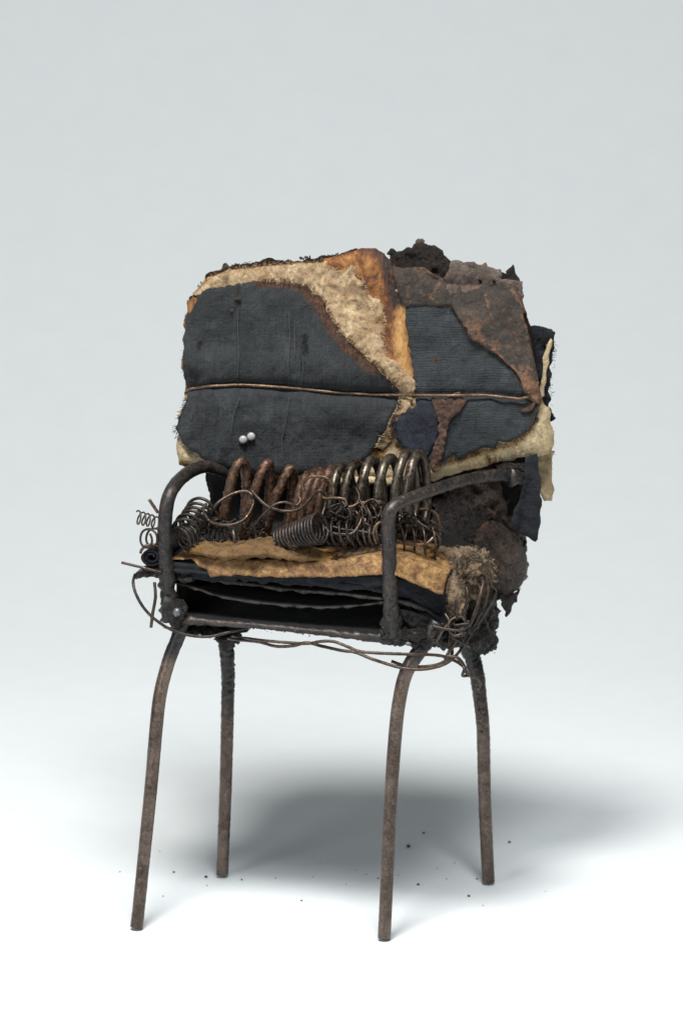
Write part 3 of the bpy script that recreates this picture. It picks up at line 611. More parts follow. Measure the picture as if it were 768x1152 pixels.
# ------------------------------------------------------------------ seat layers
def Yf(x): return -60-(x-195)*.27 if x < 445 else -127.5+(x-445)*.55
def layer(name, front, depthlen, th, mat, rag=1.0, seed=0.0, amp=2.0, side=.30, rise=0.0, droop=0.0, dy=0.0, edgeburn=0.0, nseg=None, label=None, lip=0):
    """a sheet lying in the seat: front edge through photo points, running back under the springs"""
    F0 = crom([P(x, y, Yf(x)+dy) for x, y in front], 3.0); nv = max(3, int(depthlen/7)); V = []; sp = []; bn = []
    back = Vector((side, math.sqrt(1-side*side), 0)); rows = nv+1
    s = 0
    for i, p in enumerate(F0):
        if i: s += (p-F0[i-1]).length
        jf = rag*2.2*fr(s*.09, seed, 0, 4)
        for j in range(rows):
            v = depthlen*(j/nv)**1.4 + (jf*(1-j/nv))
            q = p+back*v
            z = amp*fr(q.x*.018+seed, q.y*.018, seed, 4)*min(1, .25+j/nv*2)+rise*v/depthlen-droop*math.exp(-v/6.0)
            V.append(q+Vector((0, 0, z))); sp.append((s, v, 0)); bn.append(edgeburn*max(0, 1-v/3.0))
    n = len(F0); N = n*rows; Fc = []
    t2 = [max(.7, th*(1+.55*fr(v[0]*.05+seed, v[1]*.05, 3, 3))) for v in V]
    Vb = [v-Vector((0, 0, t)) for v, t in zip(V, t2)]
    # soften the front edge
    for i in range(n):
        V[i*rows] = V[i*rows]-Vector((0, -.2*th, t2[i*rows]*.25)); Vb[i*rows] = Vb[i*rows]+Vector((0, .2*th, t2[i*rows]*.25))
    for i in range(n-1):
        for j in range(nv):
            a = i*rows+j; Fc.append((a, a+1, a+rows+1, a+rows)); Fc.append((N+a, N+a+rows, N+a+rows+1, N+a+1))
        a = i*rows; Fc.append((a, a+rows, N+a+rows, N+a)); b = a+nv; Fc.append((b, N+b, N+b+rows, b+rows))
    for j in range(nv):
        Fc.append((j, N+j, N+j+1, j+1)); a = (n-1)*rows+j; Fc.append((a, a+1, N+a+1, N+a))
    return mk(name, V+Vb, Fc, mat, A, {'sp': sp+sp, 'burn': bn+bn, 'stain_shade': [0]*(2*N)}, label=label)
layer('seat_board', [(200, 693), (260, 699), (330, 705), (400, 711), (442, 716), (490, 722)], 190, 5, M['soot'], 1, 1, 1, dy=4)
layer('felt_sheet', [(196, 654), (215, 660), (250, 671), (290, 677), (330, 681), (370, 683), (410, 680), (440, 676), (470, 683)], 180, 2.6, M['edge'], 1.6, 2, 1.5, dy=8, rise=2, edgeburn=1.3)
layer('felt_sheet', [(192, 645), (230, 650), (280, 656), (330, 663), (380, 667), (420, 672), (450, 676), (480, 686), (500, 702)], 180, 3.6, M['edge'], 1.5, 3, 2, dy=5, rise=2, edgeburn=.8)
layer('cloth_layer', [(190, 644), (230, 645), (280, 647), (330, 652), (380, 656), (430, 661), (470, 668), (500, 684)], 180, 7, M['black'], .8, 4, 2, dy=3, rise=3)
layer('cloth_layer', [(166, 631), (200, 635), (250, 638), (300, 641), (350, 645), (400, 648), (440, 650), (475, 659), (505, 672)], 180, 12, M['black'], .8, 5, 2, dy=1, rise=4)
layer('cloth_layer', [(160, 640), (178, 639), (200, 641), (240, 645), (290, 648)], 90, 4, M['black'], .8, 6, 1, dy=-2, rise=0)
layer('charred_slab', [(152, 645), (165, 643), (190, 646), (215, 650)], 90, 7, M['char'], 3, 7, 2, dy=0, rise=2)
layer('seat_stuffing', [(200, 628), (260, 628), (330, 632), (400, 634), (450, 636), (500, 648)], 170, 10, M['soot'], 1, 8, 3, dy=12, rise=5)
# dark rumpled cloth under the right-hand post
sheet('rumpled_cloth', [(448, 655), (470, 662), (505, 676), (509, 690), (498, 704), (480, 712), (462, 708), (450, 690), (444, 670)], lambda x, y: -112+(x-450)*.5, M['black'], A, 0, 3, 1.2, .2, 2.5, 5, .045, 4, seed=120)
sheet('rumpled_cloth', [(446, 684), (462, 688), (480, 694), (488, 703), (480, 716), (472, 716), (458, 704)], lambda x, y: -116+(x-450)*.55, M['edge'], A, 2, 3, 1.0, .3, 2.5, 4, .07, 3, seed=121)
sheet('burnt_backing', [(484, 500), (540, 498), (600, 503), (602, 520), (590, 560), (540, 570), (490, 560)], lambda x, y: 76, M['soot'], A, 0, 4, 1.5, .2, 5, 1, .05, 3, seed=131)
sheet('added_side_sheet', [(198, 648), (225, 634), (262, 610), (266, 690), (225, 696), (198, 700)], lambda x, y: -48+(x-200)*2.5, M['soot'], A, 0, 4, .8, .2, 4, 1, .05, 3, seed=130)  # dark sheet added to close the open left side, keeping the gap black
layer('seat_stuffing', [(203, 640), (260, 645), (330, 650), (400, 652), (450, 656), (500, 662)], 165, 6, M['soot'], .5, 18, 1, dy=26, rise=3)
# navy cover band along the front and its corner fold
sheet('navy_cover', [(240, 646), (300, 647), (360, 648), (430, 646), (446, 647), (470, 656), (492, 666), (500, 640), (508, 640), (510, 655), (509, 680), (503, 696), (480, 684), (455, 672), (420, 665), (370, 660), (300, 655), (250, 650)], lambda x, y: Yf(x)+5+.06*(y-650), M['black'], A, 0, 3, .6, .2, 2.6, 1.6, .05, 4, 3, seed=122)
# parchment strip turned over the front edge
PAR = [(214, 626), (240, 627), (300, 630), (350, 632), (385, 630), (415, 625), (437, 622), (452, 624), (470, 630), (490, 636), (506, 641), (503, 652), (498, 669), (480, 663), (462, 655), (446, 648), (430, 647), (390, 649), (340, 650), (300, 649), (262, 648), (236, 649), (232, 641), (222, 636)]
sheet('parchment_strip', PAR, lambda x, y: Yf(x)+(648-y)*.5, M['paper'], A, 4, 2.5, .8, .3, 2.3, .35, .03, 2.5, 1.2, edgeburn=.7, edgew=2.5, seed=123,
      paint={'burn': [([(215, 628), (240, 640), (300, 640), (345, 640), (400, 638)], 22, .45), ([(232, 640), (240, 648)], 5, .7)]})
layer('parchment_sheet', [(192, 629), (230, 627), (300, 630.5), (350, 632.5), (385, 630.5), (415, 626), (437, 623), (452, 625), (470, 631), (490, 637), (505, 642)], 70, 2.2, M['paper'], .5, 12, 1.5, dy=8, rise=1)
# golden felt wad lying on it
def wad(name, spine, mat, seed):
    """lying roll of wadding, broad and flat"""
    W = [P(x, y, Y) for x, y, Y, _, _ in spine]; C = crom(W, 2.6); n = len(C)
    t = np.linspace(0, len(spine)-1, n); rh = np.interp(t, range(len(spine)), [s[3] for s in spine]); rd = np.interp(t, range(len(spine)), [s[4] for s in spine])
    V = []; Fc = []; K = 28
    for i in range(n):
        for k in range(K):
            a = 2*math.pi*k/K; p = C[i]+Vector((0, math.cos(a)*rd[i], math.sin(a)*rh[i]))
            q = fr(p.x*.06+seed, p.y*.06, p.z*.09, 5)*.55*rh[i]; V.append(p+Vector((0, math.cos(a)*q, math.sin(a)*q)))
    for i in range(n-1):
        for k in range(K): Fc.append((i*K+k, i*K+(k+1) % K, (i+1)*K+(k+1) % K, (i+1)*K+k))
    Fc.append(tuple(range(K))[::-1]); Fc.append(tuple((n-1)*K+k for k in range(K)))
    e = np.concatenate([[max(0, .8-1.4*min(i, n-1-i)/n*3)]*K for i in range(n)])
    return mk(name, V, Fc, mat, A, {'burn': e})
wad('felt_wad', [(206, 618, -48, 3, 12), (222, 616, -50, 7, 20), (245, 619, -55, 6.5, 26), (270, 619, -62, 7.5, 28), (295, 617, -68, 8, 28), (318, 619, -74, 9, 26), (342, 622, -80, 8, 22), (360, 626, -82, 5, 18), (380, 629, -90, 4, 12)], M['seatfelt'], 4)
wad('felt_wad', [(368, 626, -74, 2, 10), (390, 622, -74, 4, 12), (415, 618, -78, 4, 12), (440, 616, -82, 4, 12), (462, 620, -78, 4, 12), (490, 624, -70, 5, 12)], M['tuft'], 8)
# rolled cloth end on the left
def scroll(name, cx, cy, Y, r0, r1, turns, length, th, mat, seed):
    V = []; n = int(turns*26); rows = 8; C0 = P(cx, cy, Y); sp = []
    for i in range(n):
        t = i/(n-1); a = t*turns*2*math.pi; r = r0+(r1-r0)*t
        for s in (0, 1):
            rr = r+s*th
            for j in range(rows):
                v = length*j/(rows-1)
                x = C0.x+math.cos(a)*rr+v*.3; z = C0.z+math.sin(a)*rr*.85; y = C0.y+v+1.5*fr(a*.4, s, seed)
                x += .8*fr(x*.1, z*.1, v*.05+seed); V.append((x, y, z)); sp.append((a*r, v, 0))
    Fc = []; q = 2*rows
    for i in range(n-1):
        for j in range(rows-1):
            a = i*q+j; Fc.append((a, a+1, a+q+1, a+q)); b = a+rows; Fc.append((b, b+q, b+q+1, b+1))
        Fc.append((i*q, (i+1)*q, (i+1)*q+rows, i*q+rows)); Fc.append((i*q+rows-1, i*q+2*rows-1, (i+1)*q+2*rows-1, (i+1)*q+rows-1))
    e = (n-1)*q; Fc.append(tuple(e+j for j in range(rows))+tuple(e+rows+j for j in reversed(range(rows))))
    mk(name, V, Fc, mat, A, {'sp': sp, 'burn': [0]*len(V), 'stain_shade': [0]*len(V)})
scroll('rolled_cloth', 170, 627, -58, 2.2, 11.5, 2.2, 90, 2.6, M['black'], 1)
tube('rolled_cloth_edge', [(158, 622, -58), (161, 617, -60), (168, 613, -60), (176, 613, -60), (181, 616, -60)], 1.6, M['wirebright'], A, 6, 1.5, .5, .3)
# wadding tuft at the right end
lump('wadding_tuft', (528, 645, -58), (26, 22, 26), M['tuft'], A, .28, .05, 5, 21, .3, 6, spike=.25)
lump('wadding_tuft', (512, 672, -84), (12, 12, 22), M['tuft'], A, .25, .07, 5, 22, -.15, 6, spike=.2)
lump('wadding_tuft', (505, 628, -40), (22, 20, 10), M['tuft'], A, .3, .06, 5, 23, .3, 6, spike=.2)

# ------------------------------------------------------------------ springs
ax = Vector((math.cos(R(17)), -math.sin(R(17)), 0)); dv_ = Vector((math.sin(R(17)), math.cos(R(17)), 0))
def ringhelix(tops, Rz, Rd, y_off, lean, start=-.25, end=.5, Ycen=None, per=26, wob=1.2):
    """helix whose ring tops lie at the listed photo points"""
    n = len(tops); out = []; T = np.arange(n)
    xs = [t[0] for t in tops]; ys = [t[1] for t in tops]
    t = start
    while t <= n-1+end:
        x = np.interp(t, T, xs) if 0 <= t <= n-1 else (xs[0]+(xs[1]-xs[0])*t if t < 0 else xs[-1]+(xs[-1]-xs[-2])*(t-n+1))
        y = np.interp(t, T, ys); Yc = np.interp(x, [260, 480], Ycen)
        top = P(x, y, Yc); ph = 2*math.pi*t; up = math.cos(ph); de = math.sin(ph)
        rz = np.interp(t, T, Rz) if isinstance(Rz, list) else Rz
        le = np.interp(t, T, lean) if isinstance(lean, list) else lean
        c = top-Vector((0, 0, rz)); p = c+Vector((0, 0, rz*up))+dv_*(Rd*de)+ax*((1-up)*.5*-le)
        out.append(p+Vector((fr(t*1.3, 1, 5)*wob, 0, fr(t*1.1, 4, 2)*wob))); t += 1/per
    return out
tube('coil_spring', ringhelix([(271, 519), (300, 522), (327, 527)], [42, 40, 38], 10, 0, [10, 14, 19], -.35, .55, [-2, -50], wob=3.0), 5.6, M['rustspring'], A, 14, 2.6, .9, .35, 0, True, label='rusty loosely wound heavy spring', seed=1)
tube('coil_spring', ringhelix([(347, 534), (353, 532), (362, 530), (372, 528)], [36, 38, 38, 38], 24, 0, [12, 10, 8, 6], -.4, .45, [-4, -50], wob=3.0), 5.2, M['rustspring'], A, 14, 2.6, .7, .3, 0, True, label='rust-eaten crowded coils in the middle of the row', seed=3)
tube('coil_spring', ringhelix([(384, 525), (398, 522), (417, 518), (437, 516), (457, 511), (469, 511)], [39, 40, 42, 42, 43, 43], 28, 0, 0, -.3, .45, [-2, -50]), 5.5, M['spring'], A, 14, 2.6, .25, .2, 0, True, label='dark polished heavy spring of open round coils', seed=2)


def coil(name, p0, p1, r0, r1, turns, wr, mat, per=18, wob=.4, seed=0.0, label=None, startang=0.0):
    """plain helical spring between two (px,py,depth) points"""
    a = P(*p0); b = P(*p1); t = (b-a).normalized(); u = t.orthogonal().normalized(); v = t.cross(u); n = int(turns*per); pts = []
    for i in range(n+1):
        s = i/n; an = startang+2*math.pi*turns*s; r = r0+(r1-r0)*s
        pts.append(a+(b-a)*s+(u*math.cos(an)+v*math.sin(an))*r*(1+.12*wob*fr(s*4, seed))+Vector((fr(an*.2, seed, 1), fr(an*.2, seed, 2), fr(an*.2, seed, 3)))*wob)
    return tube(name, pts, wr, mat, A, 8, 1.8, 0, .1, 0, True, label=label, seed=seed)
coil('small_spring', (313, 606, -78), (361, 594, -108), 9.5, 17, 12.5, 1.75, M['wiredark'], 20, .25, 1)
coil('small_spring', (366, 600, -86), (396, 598, -96), 13, 13, 3.5, 1.5, M['wiredark'], 18, 1.2, 2)
coil('small_spring', (397, 604, -80), (428, 602, -92), 12, 10, 4.5, 1.6, M['wiredark'], 18, 1.5, 3)
coil('small_spring', (448, 605, -90), (490, 606, -84), 14, 13, 3.6, 1.2, M['wire'], 20, .8, 4)
coil('small_spring', (228, 571, -10), (208, 598, -58), 14, 15, 6, 1.9, M['wiredark'], 20, 1.2, 5)
coil('small_spring', (236, 578, 5), (222, 596, -20), 12, 12, 4, 1.6, M['wiredark'], 20, 1.5, 15)
coil('small_spring', (203, 607, -62), (216, 600, -50), 13, 13, 3, 1.7, M['wiredark'], 20, 1.0, 16)
coil('small_spring', (154, 582, -50), (178, 588, -40), 7.5, 6, 4.6, 1.0, M['wire'], 18, .5, 6)
coil('small_spring', (162, 606, -66), (178, 604, -46), 10.5, 10, 2.4, 1.3, M['wiredark'], 22, .8, 7)
coil('small_spring', (230, 600, -45), (262, 604, -30), 8, 8, 6, .8, M['wiredark'], 14, 1.5, 8)
coil('small_spring', (405, 582, -85), (425, 578, -80), 12, 10, 3, 1.2, M['wire'], 18, 2.5, 9)
coil('small_spring', (385, 585, -60), (440, 590, -70), 10, 12, 6, 1.5, M['wiredark'], 16, 2.5, 10)
coil('small_spring', (440, 600, -60), (480, 588, -40), 9, 9, 5, 1.3, M['wiredark'], 16, 2.0, 11)

def wire(pts, r=1.7, mat='wire', name='bent_wire', sides=8, label=None, rough=.12, char=0):
    return tube(name, pts, r, M[mat], A, sides, 2.0, rough, .3, char, label=label, seed=pts[0][0])
# long wire over the cushion
wp = []
for x in [210, 214, 222, 235, 250, 270, 300, 330, 360, 380, 400, 420, 450, 480, 510, 540, 560, 572, 583, 590, 594]:
    y = float(yw(x)); dd = 13.5 if x > 222 else 11
    wp.append((x, y, S(x, y)-dd-(1 if x > 440 else 0)))
wp[0] = (209.5, 440.5, S(214, 440)+6)
wp[-2] = (589.5, 447.5, wp[-2][2]-1); wp.append((595, 441, S(594, 441)-15))
tube('binding_wire', wp, 1.75, M['wirebright'], A, 10, 2.2, .12, .3, [0]*len(wp), label='brown wire drawn tight across the cushion', seed=3)
# chain of loops in front of the springs
wire([(232, 567, -40), (229, 575, -50), (236, 586, -62), (248, 590, -70), (262, 590, -72), (275, 584, -68), (283, 572, -60), (285, 560, -50), (278, 553, -45), (266, 554, -45), (253, 560, -50), (243, 568, -55), (240, 575, -50)], 1.8, 'wire')
wire([(283, 552, -52), (290, 560, -60), (300, 569, -66), (310, 573, -68), (324, 575, -70), (337, 572, -72), (347, 563, -74), (354, 554, -74), (362, 552, -74), (367, 558, -72), (366, 568, -72), (363, 578, -78), (363, 588, -86), (370, 598, -94), (382, 601, -98), (396, 600, -98), (404, 590, -92), (408, 578, -84)], 1.9, 'wire')
wire([(277, 604, -58), (284, 594, -66), (293, 582, -74), (302, 573, -76), (310, 567, -74), (322, 565, -72), (332, 569, -70), (338, 563, -66), (335, 558, -62)], 1.4, 'wire')
wire([(342, 553, -66), (340, 545, -64), (347, 537, -66), (358, 536, -68), (368, 538, -70), (374, 547, -72), (375, 557, -72), (370, 560, -70)], 1.9, 'wirebright')
wire([(368, 536, -64), (362, 548, -68), (364, 560, -72), (376, 560, -76), (388, 562, -78), (390, 570, -80), (398, 569, -80), (404, 566, -78), (424, 564, -78), (432, 566, -76)], 1.7, 'wirebright')
wire([(345, 580, -72), (350, 588, -78), (356, 594, -80), (352, 602, -72)], 1.3, 'wire')
wire([(404, 562, -82), (410, 572, -88), (418, 582, -90), (426, 580, -88), (428, 570, -84), (420, 562, -80), (410, 566, -84), (404, 578, -90), (400, 594, -90), (396, 612, -84)], 1.4, 'wire')
wire([(398, 572, -80), (408, 586, -86), (420, 592, -86), (430, 586, -82), (434, 574, -76)], 1.3, 'wirebright')
wire([(383, 562, -75), (394, 578, -84), (392, 596, -86), (388, 618, -84)], 1.8, 'wiredark')
wire([(418, 574, -78), (414, 592, -84), (416, 612, -84)], 2.4, 'wiredark')
wire([(372, 592, -90), (388, 596, -94), (408, 598, -94), (432, 604, -94)], 1.7, 'wiredark')
wire([(424, 612, -96), (420, 600, -94), (424, 590, -90), (432, 586, -86)], 2.0, 'wirebright')
wire([(446, 608, -104), (460, 612, -100), (478, 612, -96), (488, 604, -90)], 2.0, 'wirebright')
wire([(472, 573, -62), (482, 573, -66), (490, 578, -70), (494, 588, -72), (495, 598, -74), (492, 607, -76)], 1.9, 'wirebright')
wire([(466, 583, -70), (474, 590, -76), (484, 596, -78), (493, 603, -78), (494, 612, -76), (488, 620, -70)], 1.8, 'wire')
wire([(310, 590, -60), (314, 600, -64), (320, 606, -70)], 1.3, 'wiredark')
wire([(262, 596, -50), (264, 606, -55), (266, 614, -55)], 2.4, 'spring')
wire([(168, 562, -52), (172, 568, -52), (178, 577, -54)], 1.9, 'wire')
wire([(400, 548, -64), (404, 560, -74), (396, 572, -80), (386, 574, -80)], 1.2, 'wire')
for i in range(12):
    x, y = random.uniform(446, 492), random.uniform(578, 614)
    q = [(x+random.uniform(-10, 10), y+random.uniform(-9, 9), -70+random.uniform(-14, 12)) for _ in range(6)]
    wire(q, random.uniform(.6, 1.3), 'wiredark', 'loose_curl', 6)
for i in range(22):     # fine loose curls among the springs
    x, y = random.uniform(235, 300), random.uniform(585, 606)
    q = [(x+random.uniform(-9, 9), y+random.uniform(-7, 7), -45+random.uniform(-12, 12)) for _ in range(6)]
    wire(q, random.uniform(.5, 1.1), 'wiredark', 'loose_curl', 5)
for i in range(30):
    x, y = random.uniform(368, 440), random.uniform(572, 612)
    q = [(x+random.uniform(-12, 12), y+random.uniform(-10, 10), -72+random.uniform(-16, 10)) for _ in range(6)]
    wire(q, random.uniform(.6, 1.4), 'wiredark', 'loose_curl', 6)
for i in range(7):
    x, y = random.uniform(502, 530), random.uniform(685, 718)
    q = [(x+random.uniform(-12, 12), y+random.uniform(-14, 14), -108+random.uniform(-10, 8)) for _ in range(5)]
    wire(q, random.uniform(.8, 1.5), 'wiredark', 'loose_curl', 6)
# wires round the seat
wire([(137, 633, -58), (150, 636, -62), (170, 641, -66), (182, 644, -66)], 1.6, 'wire', 'seat_wire')
wire([(174, 655, -70), (175, 672, -76), (172, 690, -78), (170, 706, -80)], 1.8, 'wire', 'seat_wire')
wire([(152, 646, -52), (150, 655, -62), (153, 668, -70), (162, 684, -76), (176, 698, -78), (194, 709, -78), (215, 715, -78), (236, 716, -76), (258, 711, -75), (280, 706, -70)], 1.7, 'wiredark', 'seat_wire')
wire([(250, 708, 40), (262, 716, -10), (280, 718.5, -60), (300, 721, -95), (325, 723, -105), (346, 724, -110), (362, 721.5, -115), (376, 722, -118), (392, 728, -122), (405, 733, -124), (430, 735, -126), (460, 736, -128), (490, 737, -120), (505, 740, -110)], 1.75, 'wire', 'seat_wire')
wire([(236, 713, 20), (262, 719, -30), (290, 722, -70), (310, 727, -100), (330, 726.5, -110), (345, 723, -114), (362, 727, -112), (385, 732, -112), (400, 734, -112), (420, 742, -118), (450, 751, -128), (475, 753, -130), (498, 748, -122), (512, 738, -110), (524, 722, -98), (536, 700, -90), (545, 680, -82), (549, 660, -76), (545, 648, -70), (540, 640, -60)], 1.8, 'wire', 'seat_wire')
wire([(440, 744, -100), (460, 750, -104), (486, 749, -104), (500, 744, -104), (508, 736, -104), (508, 722, -104), (522, 712, -104), (532, 695, -100), (538, 676, -95), (540, 663, -88), (536, 655, -78)], 1.9, 'wire', 'seat_wire')
wire([(500, 742, -112), (510, 725, -108), (526, 706, -105), (534, 688, -102), (540, 668, -96), (543, 655, -86), (540, 647, -76)], 1.9, 'wire', 'seat_wire')
wire([(555, 652, -50), (557, 668, -62), (550, 684, -80), (540, 700, -92), (528, 714, -98)], 1.4, 'wiredark', 'seat_wire')
wire([(486, 704, -116), (498, 707, -118), (512, 709, -118), (520, 708, -116), (523, 700, -112), (518, 694, -110), (508, 697, -112), (504, 705, -116), (510, 715, -118), (520, 712, -116), (524, 704, -110), (522, 690, -104), (526, 672, -98), (524, 660, -92)], 1.8, 'wiredark', 'seat_wire')
wire([(490, 724, -114), (497, 710, -116), (505, 700, -112), (500, 690, -106)], 1.7, 'wire', 'seat_wire')
wire([(502, 738, -114), (514, 740, -114), (521, 748, -112), (525, 757, -108), (532, 762, -100)], 2.0, 'wire', 'seat_wire')
wire([(508, 742, -110), (516, 746, -108), (522, 752, -114), (520, 760, -110), (528, 760, -104), (536, 763, -98), (540, 770, -90), (537, 776, -88)], 1.8, 'wire', 'seat_wire')

for pl, r_ in (([(268, 346), (267.5, 375), (268.5, 400), (267, 428)], .45), ([(325, 352), (326, 380), (324, 410), (325, 433)], .4), ([(340, 400), (341, 415), (339, 432)], .4), ([(326, 446), (322, 470), (317, 495), (318, 518)], .45), ([(270, 446), (263, 465), (259, 490)], .4), ([(331, 360), (332, 400)], .35)):
    tube('pulled_thread', [(x, y, S(x, y)-12.6) for x, y in [tuple(v) for v in dens(pl, 6, False)]], r_, M['fibre_pale'], A, 5, 2, .1, .3)
# pearl headed pins --------------------------------------------------
for (x, y), (dx, dy) in (((273.5, 494.5), (3, 14)), ((282.5, 491), (6, 12))):
    yc = S(x, y)-13
    pin = tube('pearl_pin', [(x, y, yc+1), (x+dx*.4, y+dy*.5, yc+1.5), (x+dx, y+dy, yc+5)], .8, M['wiredark'], A, 6, 1.5, .1, .3)
    import bmesh as _b
    bm = _b.new(); _b.ops.create_uvsphere(bm, u_segments=24, v_segments=16, radius=4.7*U)
    for v in bm.verts: v.co.y *= .65; v.co += P(x, y, yc-1)*U
    me = bpy.data.meshes.new('pearl_head'); bm.to_mesh(me); bm.free(); link('pearl_head', me, M['pearl'], pin)

# ------------------------------------------------------------------ fibres and frayed threads
sp_ = fuzz_specs(FEL, feltY, 7, 3200, 4.2, .2, avoid=LFB) + fringe_specs([(369, 299), (380, 306), (392, 303), (399, 298), (401, 310), (409, 318), (413, 332), (428, 340), (432, 358), (429, 374), (433, 402), (459, 418), (465, 430)], feltY, 9, 3, 1.0, (1, -.3), .35, .8)
fibres('felt_fibres', sp_, M['fibre_tan'], A)
fibres('felt_fibres', fuzz_specs(FEL, feltY, 7, 450, 5, .22, avoid=LFB), M['fibre_grey'], A)
fibres('pad_fibres', fuzz_specs([(497, 524), (560, 504), (600, 480), (615, 466), (621, 505), (600, 511), (540, 522)], S, 1, 350, 4, .28)+fuzz_specs([(430, 505), (450, 502), (470, 515), (470, 535), (430, 535)], S, 1, 180, 5, .3)
       + fringe_specs([(602, 512), (622, 512), (622, 480)], S, 0, 3, .4, (.5, .8), .28), M['fibre_cream'], A)
sg = fringe_specs([(290, 316), (310, 317), (330, 319), (347, 322)], S, 11, 4.5, 1.3, (0, -1), .45, .25)
sg += fringe_specs([(349, 324), (362, 334), (366, 345), (374, 360), (390, 381), (408, 399), (430, 419), (446, 436)], S, 11, 5, 1.5, (.6, -.8), .45, .35)
sg += fringe_specs([(505, 341), (513, 352), (524, 371), (543, 389), (566, 405), (588, 436)], S, 10, 3, .5, (-.6, .6), .3, .6)
fibres('singed_threads', sg, M['fibre_brown'], A)
dk = fringe_specs([(212, 441), (203, 466), (197, 480), (199, 490), (216, 508), (245, 527)], S, 10, 4, .8, (-.8, .5), .4, .5)
dk += fringe_specs([(208, 362), (205, 400), (208, 425)], S, 8, 2.5, .3, (-1, 0), .35, .4)
dk += fringe_specs([(450, 449), (438, 474), (424, 500)], S, 11, 6, 1.3, (.9, .5), .4, .5)
dk += fringe_specs([(443, 472), (443, 487), (449, 499), (468, 511), (479, 515)], S, 11, 5, 1.1, (-.6, .8), .4, .5)
dk += fringe_specs([(561, 497), (545, 504), (514, 518), (482, 521)], S, 8, 4, .6, (.2, 1), .35, .5)
dk += fringe_specs([(462, 345), (510, 345)], S, 12, 4, .8, (0, -1), .35, .3)
dk += fringe_specs([(622, 380), (619, 425), (617, 455)], RB, 2, 4, .6, (1, 0), .3, .6)
dk += fuzz_specs(LFB, S, 10.5, 420, 4, .22)+fuzz_specs(RIB, S, 8, 180, 4, .22)
fibres('loose_threads', dk, M['fibre_dark'], A)
def ball(c, rad, n, L, r, curl=2.2):
    out = []; C = P(*c)
    for _ in range(n):
        d = Vector(rng.normal(size=3)).normalized(); d.y = -abs(d.y)
        q = d.cross(Vector(rng.normal(size=3))).normalized()
        out.append((C+Vector((d.x*rad[0], d.y*rad[1], d.z*rad[2]))*rng.uniform(.9, 1.08), q+d*rng.uniform(0, .5), L*rng.uniform(.5, 1.4), rng.uniform(-curl, curl), r))
    return out
fibres('wadding_fibres', ball((528, 645, -58), (24, 20, 25), 1300, 11, .38)+ball((512, 672, -84), (11, 11, 21), 500, 8, .35)+ball((505, 628, -40), (20, 18, 10), 300, 8, .35), M['fibre_grey'], A)
fibres('singed_wadding_fibres', ball((530, 645, -60), (26, 22, 26), 130, 17, .6, 4)+ball((538, 655, -50), (20, 22, 22), 90, 15, .7, 4), M['fibre_black'], A)
wf = []
for x, y, Y, h, d in [(225, 612, -62, 6, 12), (250, 613, -72, 7, 12), (275, 612, -80, 8, 12), (300, 608, -88, 9, 12), (320, 611, -94, 9, 12), (340, 616, -98, 8, 12)]:
    wf += ball((x, y, Y), (14, 8, h), 35, 4, .22)
fibres('wad_fibres', wf, M['fibre_grey'], A)

# soot crumbs stuck to the metal and cloth edges
def crumbs(name, centers, mat, smin, smax, spread):
    V = []; Fc = []
    base = [(1, 0, 0), (-1, 0, 0), (0, 1, 0), (0, -1, 0), (0, 0, 1), (0, 0, -1)]
    tf = [(0, 2, 4), (2, 1, 4), (1, 3, 4), (3, 0, 4), (2, 0, 5), (1, 2, 5), (3, 1, 5), (0, 3, 5)]
    for c, k in centers:
        for _ in range(k):
            p = c+Vector(rng.normal(size=3))*spread; s = rng.uniform(smin, smax); b = len(V)
            rt = Matrix.Rotation(rng.uniform(0, 6), 3, Vector(rng.normal(size=3)))
            for q in base: V.append(p+(rt @ Vector(q))*s*rng.uniform(.6, 1.4))
            Fc += [(a+b, c_+b, d+b) for a, c_, d in tf]
    mk(name, V, Fc, mat, A, {'burn': [0]*len(V)}, smooth=False, kind='stuff')
cc = []
for a in np.linspace(0, 1, 40):      # along rail, post foot and rear leg
    cc.append((P(200+240*a, 700+19*a, -62-62*a), 3))
    cc.append((P(256+rng.normal()*3, 700+90*a*a, 108), 4)); cc.append((P(534+8*a, 738+90*a, 70), 2))
    cc.append((P(188+4*a, 655+45*a, -66), 3)); cc.append((P(438+2*a, 660+55*a, -130), 3))
    cc.append((P(545+10*a, 650+80*a, 30), 3))
crumbs('soot_crust_crumbs', cc, M['char'], .4, 1.5, 2.2)
c2 = [(P(rng.uniform(495, 560), rng.uniform(548, 640), 30), 1) for _ in range(260)]+[(P(rng.uniform(540, 590), rng.uniform(600, 660), 24), 1) for _ in range(150)]
hc = []
for (x0, y0), (x1, y1) in (((260, 297), (300, 294)), ((300, 294), (336, 291)), ((336, 289), (352, 289)), ((362, 289), (404, 281)), ((404, 280), (430, 284)), ((224, 320), (248, 302)), ((212, 338), (222, 330))):
    for a in np.linspace(0, 1, int((x1-x0)/1.1)): x, y = x0+(x1-x0)*a, y0+(y1-y0)*a+.5; hc.append((P(x, y+.8, S(x, y)+rng.uniform(-2, 12)), 3 if fr(x*.08, 3, 3) > -.12 else 0))
crumbs('burnt_hem', hc, M['hollow'], .4, 1.5, .9)
crumbs('charred_grit', c2, M['char'], .5, 1.3, 2)

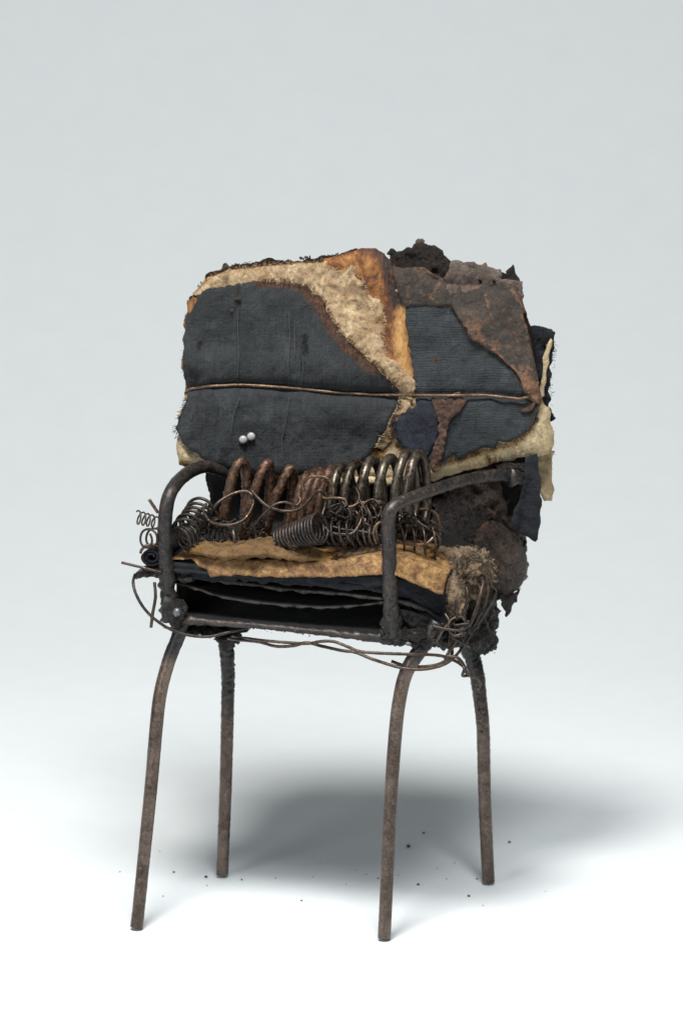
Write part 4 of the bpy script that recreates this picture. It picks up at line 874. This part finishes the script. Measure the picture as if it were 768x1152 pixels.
# ------------------------------------------------------------------ crumbs lying on the floor
def speck(px, py, r, label, seed):
    import bmesh
    bm = bmesh.new(); bmesh.ops.create_icosphere(bm, subdivisions=2 if r > 1.4 else 1, radius=1); C = F(px, py); C.z = r*.45
    V = [C+Vector((v.co.x*r*(1+.5*fr(v.co.x*1.5, v.co.y*1.5, seed)), v.co.y*r*1.5*(1+.5*fr(v.co.y*1.5, v.co.z, seed)), v.co.z*r*.6)) for v in bm.verts]
    Fc = [tuple(v.index for v in f.verts) for f in bm.faces]; bm.free()
    o = mk('soot_crumb', [v-Vector((C.x, C.y, 0)) for v in V], Fc, M['char'], None, {'burn': [0]*len(V)})
    o.location = (C.x*U, C.y*U, 0); o['label'] = label; o['category'] = 'crumb'; o['group'] = 'soot crumbs scattered on the white floor'
big = [(459, 952.5, 2.8, 'largest flat black crumb on the shadow between the two right legs'),
       (476, 937.5, 1.6, 'small dark crumb in the shadow just above the largest flat crumb'),
       (572.5, 948, 1.9, 'round dark crumb on the floor right of the rear right leg'),
       (470, 995.5, 1.8, 'black crumb on pale floor right of the front right leg, below the shadow'),
       (527, 1008.5, 1.7, 'black crumb on pale floor below and left of the rear right foot'),
       (231.5, 987, 1.9, 'dark crumb on the floor close beside the left of the rear left foot'),
       (195.5, 981.5, 1.6, 'small crumb midway between front left leg and rear left foot')]
for i, (x, y, r, l) in enumerate(big): speck(x, y, r, l, i*1.7)
small = [(272, 990, 1.3, 'tiny speck right beside the rear left foot'), (183.5, 1008.5, 1.1, 'tiny speck right of and above the front left foot'), (339, 1013.5, 1.2, 'lone tiny speck on bright floor midway between the two front legs'),
    (502, 989, 1.0, 'tiny speck left of the rear right foot, at its height'), (511, 971, .9, 'tiny pale speck in the shadow left of the rear right leg'), (536, 989, 1.2, 'tiny speck touching the left side of the rear right foot'),
    (412, 984, .9, 'tiny speck left of the front right leg at the shadow edge'), (425, 988.5, 1.3, 'tiny black speck touching the left side of the front right leg'), (401, 979, .8, 'faint speck in the shadow farther left of the front right leg'),
    (310, 988, 1.0, 'tiny speck on the lower shadow edge right of the rear left foot'), (352, 987, .8, 'tiny speck on the lower shadow edge midway between rear left foot and front right leg'), (389, 995, .7, 'faint speck just below the shadow left of the front right leg'),
    (543, 1019, .8, 'faint speck on white floor below the rear right foot'), (613, 1003, .7, 'rightmost faint speck on the white floor'), (135, 981, .9, 'leftmost faint speck, left of the front left leg'),
    (180, 958, .8, 'faint speck right of the front left leg, highest on that side'), (233, 996.5, .9, 'tiny speck below the crumb beside the rear left foot'), (492, 977, .8, 'tiny speck in the shadow between front and rear right legs'),
    (448, 985, .8, 'tiny speck just right of the front right leg'), (360, 972, .7, 'faint speck inside the dark middle of the shadow')]
for i, (x, y, r, l) in enumerate(small): speck(x, y, r, l, 30+i*1.3)
